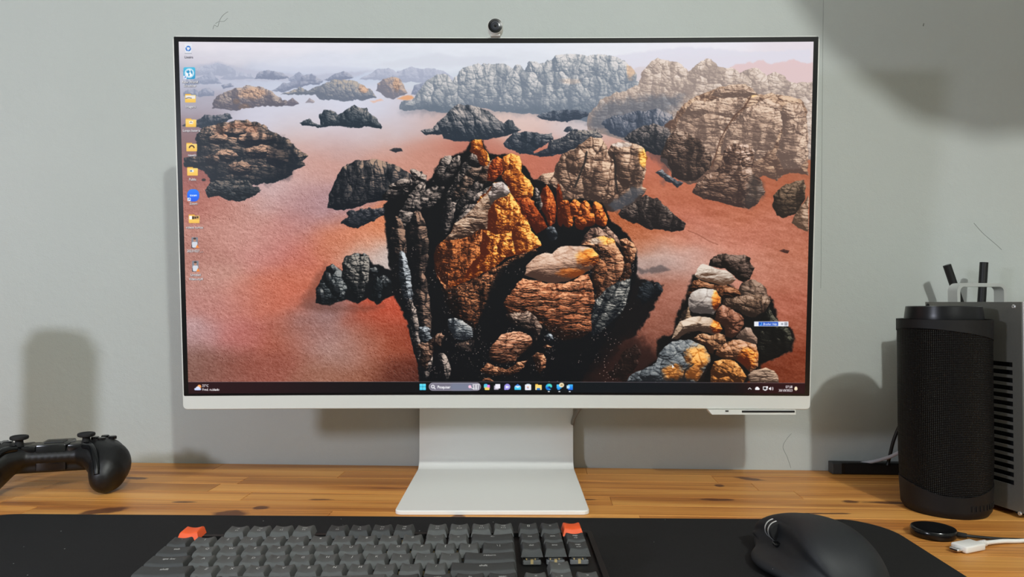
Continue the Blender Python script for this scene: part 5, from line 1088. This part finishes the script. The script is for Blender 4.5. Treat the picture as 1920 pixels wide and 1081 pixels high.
# stations along the length: y, then outline x from left base to right base with heights
def MH(t): return float(np.interp(t, [0, .03, .1, .22, .38, .55, .72, .86, .95, 1], [.012, .020, .031, .0405, .0440, .0430, .0390, .0325, .0245, .014]))
def mouse_mesh():
    bm = bmesh.new(); rows = []
    ys = [-.062, -.058, -.05, -.04, -.03, -.02, -.01, 0, .01, .02, .03, .04, .048, .054, .058, .060]
    for y in ys:
        t = (y + .062) / .122
        hump = .051 * math.sin(math.pi * min(.96, (.06 + t * .70)) ** .82) ** .62 if t < .62 else None
        H = MH(t)
        wl_ = np.interp(t, [0, .06, .2, .45, .65, .8, .95, 1], [-.018, -.030, -.046, -.056, -.052, -.038, -.034, -.026])   # shelf edge
        wi = np.interp(t, [0, .06, .2, .45, .65, .8, .95, 1], [-.014, -.024, -.030, -.028, -.027, -.032, -.033, -.025])   # thumb wall
        wr = np.interp(t, [0, .06, .2, .45, .7, .9, .97, 1], [.018, .030, .041, .045, .042, .037, .031, .022])
        sh = np.interp(t, [0, .2, .5, .75, .85, 1], [.006, .011, .012, .010, .012, .010])                                  # shelf height
        prof = [(wl_ + .002, 0), (wl_, sh * .55), (wl_ + .003, sh), ((wl_ + wi) / 2, sh * .95), (wi - .003, sh + .004), (wi + .0015, H * .55), (wi - .001, H * .80), (wi + .006, H * .96), (-.012, H), (0, H * .985), (wr * .35, H * .93), (wr * .62, H * .80), (wr * .84, H * .56), (wr * .97, H * .28), (wr, .006), (wr - .003, 0)]
        rows.append([bm.verts.new((x, y, z_)) for x, z_ in prof])
    for a, c in zip(rows[:-1], rows[1:]):
        n = len(a)
        for k in range(n): bm.faces.new((a[k], a[(k + 1) % n], c[(k + 1) % n], c[k]))
    bm.faces.new(rows[0]); bm.faces.new(rows[-1][::-1]); return bm
M_mouse = mat('soft_touch_black', srgb(33, 35, 38), .55, bump=.2, bscale=2200, spec=.4, dust=90, var=.05, vscale=300)
o = link('body', mouse_mesh(), M_mouse, mo, smooth=180); md = o.modifiers.new('sub', 'SUBSURF'); md.levels = 2; md.render_levels = 2
def mlathe(name, prof, m, loc, parent, axis='Y', n=28):
    bm = bmesh.new(); lathe(bm, prof, n, Matrix.Rotation(math.pi / 2, 4, axis)); return link(name, bm, m, parent, loc=loc, smooth=40)
wh = mlathe('scroll_wheel', [(.0074, -.0062), (.0080, -.0056), (.0080, .0052), (.0074, .0060)], M_rubber, (-.0258, .020, .0250), mo, 'X', 36)
for y in (-.0052, .0012): mlathe('wheel_rim', [(.0078, y - .0007), (.0086, y - .0004), (.0086, y + .0004), (.0078, y + .0007)], M_steel, (0, 0, 0), wh, 'X', 36)
bm = bmesh.new(); box(bm, -.0335, -.020, .004, .0120, .0155, .0188, bev=.0012); link('mode_button', bm, M_blackg, mo)
bm = bmesh.new(); tube(bm, [(.004, y, MH((y + .062) / .122) * .975 - .0006) for y in (.054, .046, .038, .030, .022)], .0005, 6); link('button_gap', bm, M_dark, mo)

# ================================================================ charging puck and white cable on the desk
pk = at(1750, 996, z=.004)
pc = thing('charging_puck', 'round black charging puck with a black lead, on the desk', 'charger', (pk.x, pk.y, DZ))
bm = bmesh.new(); lathe(bm, [(.0165, 0), (.0192, .0012), (.0200, .003), (.0200, .0068), (.0192, .0082), (.0175, .0088), (.012, .0084), (.002, .0084)], 48); link('disc', bm, M_blackg, pc, smooth=35)
p1 = at(1795, 1001, z=.004) - Vector(pc.location); p2 = at(1813, 1004, z=.004) - Vector(pc.location); p3 = at(1925, 1011.5, z=.002) - Vector(pc.location); p4 = at(2050, 1015, z=.002) - Vector(pc.location)
bm = bmesh.new(); tube(bm, [(.018, -.001, .004), p1, p2], lambda t: .0030 - .0008 * t, 10, 6); link('strain_relief', bm, M_rubber, pc, smooth=60)
bm = bmesh.new(); tube(bm, [p1, p2, (p2 + p3) / 2 + Vector((0, .001, -.001)), p3, p4], .0015, 8, 8); link('lead', bm, M_cableb, pc, smooth=60)
b0 = at(1797, 1026, z=.004); b1 = at(1833, 1019, z=.004); dv = (b1 - b0).normalized(); an = math.atan2(dv.y, dv.x)
uc = thing('charging_cable', 'white charging cable with a flat metal plug, below the black puck', 'cable', (b0.x, b0.y, DZ), an)
bl = (b1 - b0).length
bm = bmesh.new(); box(bm, 0, bl, -.0078, .0078, .0005, .0068, bev=.0016, seg=3); link('plug_body', bm, M_cablew, uc, smooth=35)
bm = bmesh.new(); box(bm, -.0065, .001, -.0044, .0044, .0020, .0046, bev=.0010, seg=3); pt = link('plug_tip', bm, M_steel, uc, smooth=35)
bm = bmesh.new(); box(bm, -.0067, -.0060, -.0034, .0034, .0027, .0039); link('plug_mouth', bm, M_dark, pt)
bm = bmesh.new()
for k in range(6): lathe(bm, [(.0022, -.0006), (.0029, -.0004), (.0029, .0004), (.0022, .0006)], 12, Matrix.Translation((bl + .0012 + k * .0017, 0, .0036)) @ Matrix.Rotation(math.pi / 2, 4, 'Y'))
rl = link('ribbed_sleeve', bm, M_cablew, uc, smooth=40); rl['kind'] = 'stuff'
iv = (Matrix.Translation((b0.x, b0.y, DZ)) @ Matrix.Rotation(an, 4, 'Z')).inverted()
bm = bmesh.new(); tube(bm, [(bl - .001, 0, .0036), (bl + .012, 0, .0034), iv @ at(1880, 1014, z=.003), iv @ at(1925, 1012.5, z=.002), iv @ at(2000, 1000, z=.002)], .0019, 10, 8); link('lead', bm, M_cablew, uc, smooth=60)

# ================================================================ cylindrical speaker
def wave_top(a): return .1915 - .0095 * math.sin(a - math.radians(200)) 
SPC = (.4705, .775)
def speaker(name, label, loc, detail=True):
    t = thing(name, label, 'speaker', (loc[0], loc[1], DZ), 0)
    R, n = .0455, 72
    def ring_solid(f0, f1, r0, r1, name, m, steps=1, cap=False):
        bm = bmesh.new(); rows = []
        for j in range(steps + 1):
            row = []
            for i in range(n):
                a = 2 * math.pi * i / n; z0_, z1_ = f0(a), f1(a); zz = z0_ + (z1_ - z0_) * j / steps; rr = r0(zz)
                row.append(bm.verts.new((rr * math.cos(a), rr * math.sin(a), zz)))
            rows.append(row)
        for a_, c_ in zip(rows[:-1], rows[1:]):
            for i in range(n): bm.faces.new((a_[i], a_[(i + 1) % n], c_[(i + 1) % n], c_[i]))
        bm.faces.new(rows[0][::-1]); bm.faces.new(rows[-1]); return link(name, bm, m, t, smooth=40)
    rad = lambda z_: R - .0030 * max(0, 1 - z_ / .06) ** 1.3 - (.003 * (1 - min(z_ / .005, 1)) ** 2)
    up = lambda a: .1885 + .0085 * math.cos(a - math.radians(205)) ; lw = lambda a: .0285 + .0055 * math.cos(2 * (a - math.radians(180)) + .6)
    ring_solid(lambda a: 0, lambda a: .206, lambda z_: rad(z_) - .0014, None, 'core', M_dark, 8)
    ring_solid(lambda a: 0, lw, rad, None, 'base_shell', M_shell, 6)
    ring_solid(lw, up, lambda z_: rad(z_) - .0007, None, 'mesh_sleeve', M_grille, 6)
    ring_solid(up, lambda a: .206, rad, None, 'top_shell', M_shell, 4)
    bm = bmesh.new(); lathe(bm, [(.0375, .204), (.0378, .2062), (.0372, .212), (.0362, .2195), (.0352, .2200), (.034, .2170), (.002, .2160)], 48); link('control_ring', bm, M_ring, t, smooth=35)
    if detail:
        for k in range(9):
            a = math.radians(-88 + k * 6.5); bm = bmesh.new(); box(bm, -.0007, .0007, -.001, .0006, -.0032 + k * .00012, .0032 - .0002 * abs(k - 6))
            bmesh.ops.transform(bm, matrix=Matrix.Translation(((rad(.012) + .0002) * math.cos(a), (rad(.012) + .0002) * math.sin(a), .0125)) @ Matrix.Rotation(a - math.pi / 2, 4, 'Z'), verts=bm.verts)
            link('vent_slit', bm, M_dark, t)
    return t
M_shell = mat('speaker_shell', srgb(15, 15, 17), .55, bump=.2, bscale=3000, spec=.35)
def grille():
    m = bpy.data.materials.new('woven_grille'); m.use_nodes = True; nt = m.node_tree; b = nt.nodes['Principled BSDF']; L = nt.links.new; N = nt.nodes.new
    tc = N('ShaderNodeTexCoord'); sp = N('ShaderNodeSeparateXYZ'); L(tc.outputs['Object'], sp.inputs[0])
    def M2(op, a, c=0.0):
        q = N('ShaderNodeMath'); q.operation = op
        for i, v in enumerate((a, c)):
            if isinstance(v, (int, float)): q.inputs[i].default_value = v
            else: L(v, q.inputs[i])
        return q.outputs[0]
    ang = M2('MULTIPLY', M2('ARCTAN2', sp.outputs[1], sp.outputs[0]), 75.0); zz = M2('MULTIPLY', sp.outputs[2], 1750.0)
    s1 = M2('SINE', M2('ADD', ang, zz)); s2 = M2('SINE', M2('SUBTRACT', ang, zz)); h = M2('MULTIPLY', s1, s2)
    cr = N('ShaderNodeValToRGB'); cr.color_ramp.elements[0].position = .45; cr.color_ramp.elements[0].color = srgb(3, 3, 4); cr.color_ramp.elements[1].position = .95; cr.color_ramp.elements[1].color = srgb(17, 17, 18)
    L(M2('ADD', M2('MULTIPLY', h, .5), .5), cr.inputs[0]); L(cr.outputs[0], b.inputs['Base Color']); b.inputs['Roughness'].default_value = .5; b.inputs['Specular IOR Level'].default_value = .18
    bp = N('ShaderNodeBump'); bp.inputs['Strength'].default_value = .8; bp.inputs['Distance'].default_value = .0006; L(h, bp.inputs['Height']); L(bp.outputs[0], b.inputs['Normal'])
    return m
M_grille = grille(); M_ring = mat('dark_satin_ring', srgb(27, 27, 30), .3, metal=.3)
speaker('cylinder_speaker', 'black cylindrical speaker with a woven grille in front of the silver computer case', SPC)

# ================================================================ small silver computer case
FX, FY, CA, CL = .5285, .737, math.radians(12), .128
CZ1 = .2245; CW = .20
case = thing('computer_case', 'small silver computer case with side vents and a top handle, right edge', 'computer', (FX, FY, DZ), CA)
CI = (Matrix.Translation((FX, FY, DZ)) @ Matrix.Rotation(CA, 4, 'Z')).inverted()
sl0, sl1 = .011, CL - .02; zs = [at(1899, 683.5 + 14.75 * k, y=FY + sl0).z - DZ for k in range(16)]
# side panel with real slots: built as bars between the slots
bm = bmesh.new(); th = .0016; hs = .0025
def strip(y0_, y1_, z0_, z1_): box(bm, 0, th, y0_, y1_, z0_, z1_)
strip(0, sl0, .006, CZ1); strip(sl1, CL, .006, CZ1)
edges = [.006] + [e for z_ in sorted(zs) for e in (z_ - hs, z_ + hs)] + [CZ1]
for a, c in zip(edges[0::2], edges[1::2]): strip(sl0, sl1, a, c)
link('side_panel', bm, M_silver, case)
link('inner_liner', bx(.006, CW - .003, .003, CL - .003, .008, CZ1 - .003), M_dark, case)
fr = link('front_panel', bx(0.0004, CW, -.0022, 0, .006, CZ1 + .0004, bev=.0006), M_silverl, case)
link('top_panel', bx(th, CW, 0, CL, CZ1 - .002, CZ1), M_silver, case); link('rear_panel', bx(th, CW, CL - .002, CL, .006, CZ1 - .002), M_silver, case); link('bottom_panel', bx(th, CW, 0, CL, .006, .008), M_silver, case); link('side_panel', bx(CW - th, CW, 0, CL, .006, CZ1), M_silver, case)
for x in (.018, CW - .018):
    for y in (.018, CL - .018):
        bm = bmesh.new(); lathe(bm, [(.006, 0), (.007, .006)], 16, Matrix.Translation((x, y, 0))); link('rubber_foot', bm, M_rubber, case)
for px, py, ly_ in ((1901, 574.5, .0085), (1740, 572, CL - .004), (1912, 962, .0045)):
    p = at(px, py, y=FY + ly_ * .978); bm = bmesh.new(); lathe(bm, [(.0022, -.0004), (.0022, .0006), (.0014, .0010), (.0006, .0007)], 14, Matrix.Translation((0, ly_, p.z - DZ)) @ Matrix.Rotation(-math.pi / 2, 4, 'Y')); link('screw', bm, M_steel if px > 1800 else M_blackg, case, smooth=40)
# handle: a flat strap bent up
hd = .845; ha = at(1775, 563, y=hd); hb_ = at(1889, 563, y=hd); hz = at(1800, 530.5, y=hd).z - DZ
def strap(x0_, x1_, z1_, r, tk, d0, d1):
    bm = bmesh.new(); out = [(x0_, CZ1 - .001)] + [(x0_ + r - r * math.cos(a), z1_ - r + r * math.sin(a)) for a in [math.pi / 2 * k / 6 for k in range(7)]] + [(x1_ - r + r * math.sin(a), z1_ - r + r * math.cos(a)) for a in [math.pi / 2 * k / 6 for k in range(7)]] + [(x1_, CZ1 - .001)]
    r2 = r - tk; inn_ = [(x0_ + tk, CZ1 - .001)] + [(x0_ + r - r2 * math.cos(a), z1_ - r + r2 * math.sin(a)) for a in [math.pi / 2 * k / 6 for k in range(7)]] + [(x1_ - r + r2 * math.sin(a), z1_ - r + r2 * math.cos(a)) for a in [math.pi / 2 * k / 6 for k in range(7)]] + [(x1_ - tk, CZ1 - .001)]
    A = [[bm.verts.new((x, y, z_)) for x, z_ in pr_] for y in (d0, d1) for pr_ in (out, inn_)]
    n_ = len(out)
    for k in range(n_ - 1):
        bm.faces.new((A[0][k], A[0][k + 1], A[1][k + 1], A[1][k])); bm.faces.new((A[2][k], A[3][k], A[3][k + 1], A[2][k + 1])); bm.faces.new((A[0][k], A[2][k], A[2][k + 1], A[0][k + 1])); bm.faces.new((A[1][k], A[1][k + 1], A[3][k + 1], A[3][k]))
    bm.faces.new((A[0][0], A[1][0], A[3][0], A[2][0])); bm.faces.new((A[0][-1], A[2][-1], A[3][-1], A[1][-1])); return bm
link('handle', strap(.0165, .0866, hz, .010, .0042, .0975, .1115), M_silverl, case, smooth=40)
for (p, q) in (((1775.5, 497), (1799, 565)), ((1845, 492), (1840.5, 565))):
    a_ = CI @ at(*p, y=.906); c_ = CI @ at(*q, y=.906); d_ = c_ - a_; e_ = a_ + d_ * 1.9; O = Vector((0, 0, 0))
    bm = bmesh.new(); tube(bm, [a_ - O - d_ * .0, a_ - O + d_ * .04, a_ - O + d_ * .5, e_ - O], lambda t: .0030 + .0018 * min(1, t * 26), 14, 6)
    an_ = link('antenna', bm, M_black, case, smooth=50)
    bm = bmesh.new(); tube(bm, [e_ - O - d_ * .08, e_ - O, Vector((e_.x, CL - .002, e_.z)) - O], .0042, 12, 5); link('antenna_joint', bm, M_black, an_, smooth=50)

# ================================================================ black adapter strip and cables behind the speaker
a_ = at(1557, 880, z=0)
st_ = at(1557, 881.5, y=WY - .0485 * .43 - .016)
sx = at(1557, 868, y=.936).x
ad = thing('power_strip', 'flat black power strip lying on the desk by the wall, beside the speaker', 'power strip', (sx, .936, DZ), WA)
ztop = at(1600, 868, y=.925).z - DZ
link('housing', bx(0, .16, -.007, .006, 0, ztop, bev=.0015), M_black, ad)
link('end_cap', bx(-.0006, .012, -.0078, .0066, .0004, ztop - .0002, bev=.001), mat('dark_grey_plastic', srgb(52, 54, 56), .5), ad)
link('socket_strip', bx(.016, .155, -.0074, -.0066, .0015, ztop - .0022), M_dark, ad)
bm = bmesh.new(); tube(bm, [at(1612, 868.5, y=.934), at(1640, 864, y=.925), at(1668, 856, y=.905), at(1692, 846, y=.89), at(1720, 850, y=.88), at(1740, 900, y=.885)], .0022, 10, 8)
tag(link('patch_cable', bm, M_cableg, smooth=60), 'light grey cable rising from the black strip behind the speaker', 'cable')
bm = bmesh.new(); tube(bm, [at(1664, 872, y=.925), at(1668, 856, y=.925), at(1676, 824, y=.92), at(1690, 793, y=.915), at(1712, 772, y=.91), at(1738, 768, y=.908)], .0022, 10, 8)
tag(link('black_cable', bm, M_cableb, smooth=60), 'black cable arching up behind the left side of the speaker', 'cable')

# ================================================================ game controller
gc = thing('game_controller', 'black game controller resting on its grips, on the left of the desk', 'controller', (-.5425, .836, DZ), math.radians(16))
balls = []
def chain(pts, n=7):
    for (a, ra), (c, rc) in zip(pts[:-1], pts[1:]):
        for k in range(n):
            t = k / n; balls.append((Vector(a).lerp(Vector(c), t), tuple(ra[i] + (rc[i] - ra[i]) * t for i in range(3))))
for s_ in (-1, 1):
    chain([((.032 * s_, .024, .042), (.020, .022, .014)), ((.052 * s_, .014, .0405), (.024, .027, .0195)), ((.0635 * s_, .002, .030), (.0225, .027, .0265)), ((.0640 * s_, -.010, .0245), (.0205, .022, .0240)), ((.0620 * s_, -.020, .0195), (.0155, .015, .0185))])
chain([((-.03, .026, .041), (.018, .024, .0135)), ((.03, .026, .041), (.018, .024, .0135))], 9)
body = blob('shell', balls, .0013, M_black, gc, smooth=5, boxes=[(-.046, .046, .008, .046, .0225, .0535, .004)])
for s_ in (-1, 1):
    bm = bmesh.new(); lathe(bm, [(.0075, 0), (.0052, .002), (.0042, .0085), (.0042, .0125)], 24); stx = link('stick_stem', bm, M_rubber, gc, loc=(.0350 * s_, .012, .0515), smooth=40)
    bm = bmesh.new(); lathe(bm, [(.0075, .0112), (.0092, .0120), (.0097, .0138), (.0092, .0155), (.0078, .0160), (.0066, .0150), (.001, .0148)], 28); link('stick_cap', bm, M_rubber, stx, smooth=40)
for x, y in ((.052, .026), (.062, .018), (.052, .010), (.043, .018)):
    bm = bmesh.new(); lathe(bm, [(.0046, 0), (.0046, .0028), (.0038, .0036), (.001, .0038)], 20); link('face_button', bm, M_blackg, gc, loc=(x, y, .0575), smooth=40)
bm = bmesh.new(); box(bm, -.064, -.044, .015, .021, .0565, .0605, bev=.0008); box(bm, -.057, -.051, .008, .028, .0565, .0603, bev=.0008); link('direction_pad', bm, M_blackg, gc)
link('centre_panel', bx(-.0165, .0155, .0050, .046, .0250, .0562, bev=.0018), M_blackg, gc, smooth=30)
link('centre_button', bx(-.011, .010, .016, .032, .0555, .0575, bev=.0008), M_black, gc)
for s_ in (-1, 1):
    link('glossy_strip', bx(*sorted((.0165 * s_, .0400 * s_)), .0058, .030, .0455, .0550, bev=.0015), M_blackg, gc, smooth=30)
    bm = bmesh.new(); tube(bm, [(.036 * s_, .0040, .0535), (.045 * s_, -.0065, .0530), (.0520 * s_, -.0185, .0450), (.0565 * s_, -.0275, .0350), (.0580 * s_, -.0325, .0260)], lambda t: .0046 - .0012 * t, 10, 6); link('grip_inlay', bm, M_blackg, gc, smooth=80)
    bm = bmesh.new(); tube(bm, [(.030 * s_, .046, .046), (.046 * s_, .044, .045), (.058 * s_, .034, .042)], .0075, 12, 6); link('trigger', bm, M_blackg, gc, smooth=80)

# ================================================================ out of the frame: made-up shapes added to throw the shadows on the wall
def toward(px, py, yy):
    P = wall_pt(px, py); L = Vector(L1); t = (P.y - yy) / (P.y - L.y); return P + (L - P) * t
pts = [(1585, -35, 98), (1570, -80, 110), (1640, 10, 118), (1702, 44, 132), (1775, 88, 142), (1855, 108, 146), (1940, 104, 146), (2030, 80, 150), (1900, -60, 200), (1740, -60, 180), (2050, -60, 180)]
bl_ = []
for px, py, r in pts:
    c = toward(px, py, .25); bl_.append((c, (r / F_PX * .95 / 1.457, .05, r / F_PX * .95 / 1.457)))
top_ = max(c.z + r[2] for c, r in bl_)
hb = blob('unseen_light_blocker', bl_, .008, mat('blocker_grey', srgb(120, 118, 112), .9, bump=.4, bscale=900), smooth=8)  # invented soft shape, added only to throw the rounded wall shadow
tag(hb, 'made-up soft bag hanging beyond the upper right edge, its rounded shadow on the wall', 'blocker')
cxm = sum(c.x for c, r in bl_) / len(bl_)
bm = bmesh.new(); tube(bm, [(cxm - .08, .25, top_ - .03), (cxm - .02, .25, top_ + .2), (cxm, .25, 2.5)], .004, 8); tube(bm, [(cxm + .08, .25, top_ - .03), (cxm + .02, .25, top_ + .2), (cxm, .25, 2.5)], .004, 8)
link('strap', bm, M_black, hb)  # straps invented along with the added shape
speaker('cylinder_speaker', 'second black cylindrical speaker just beyond the left edge, its shadow on the wall', (-.690, .82), False)  # guessed object, added out of view for the domed shadow at left
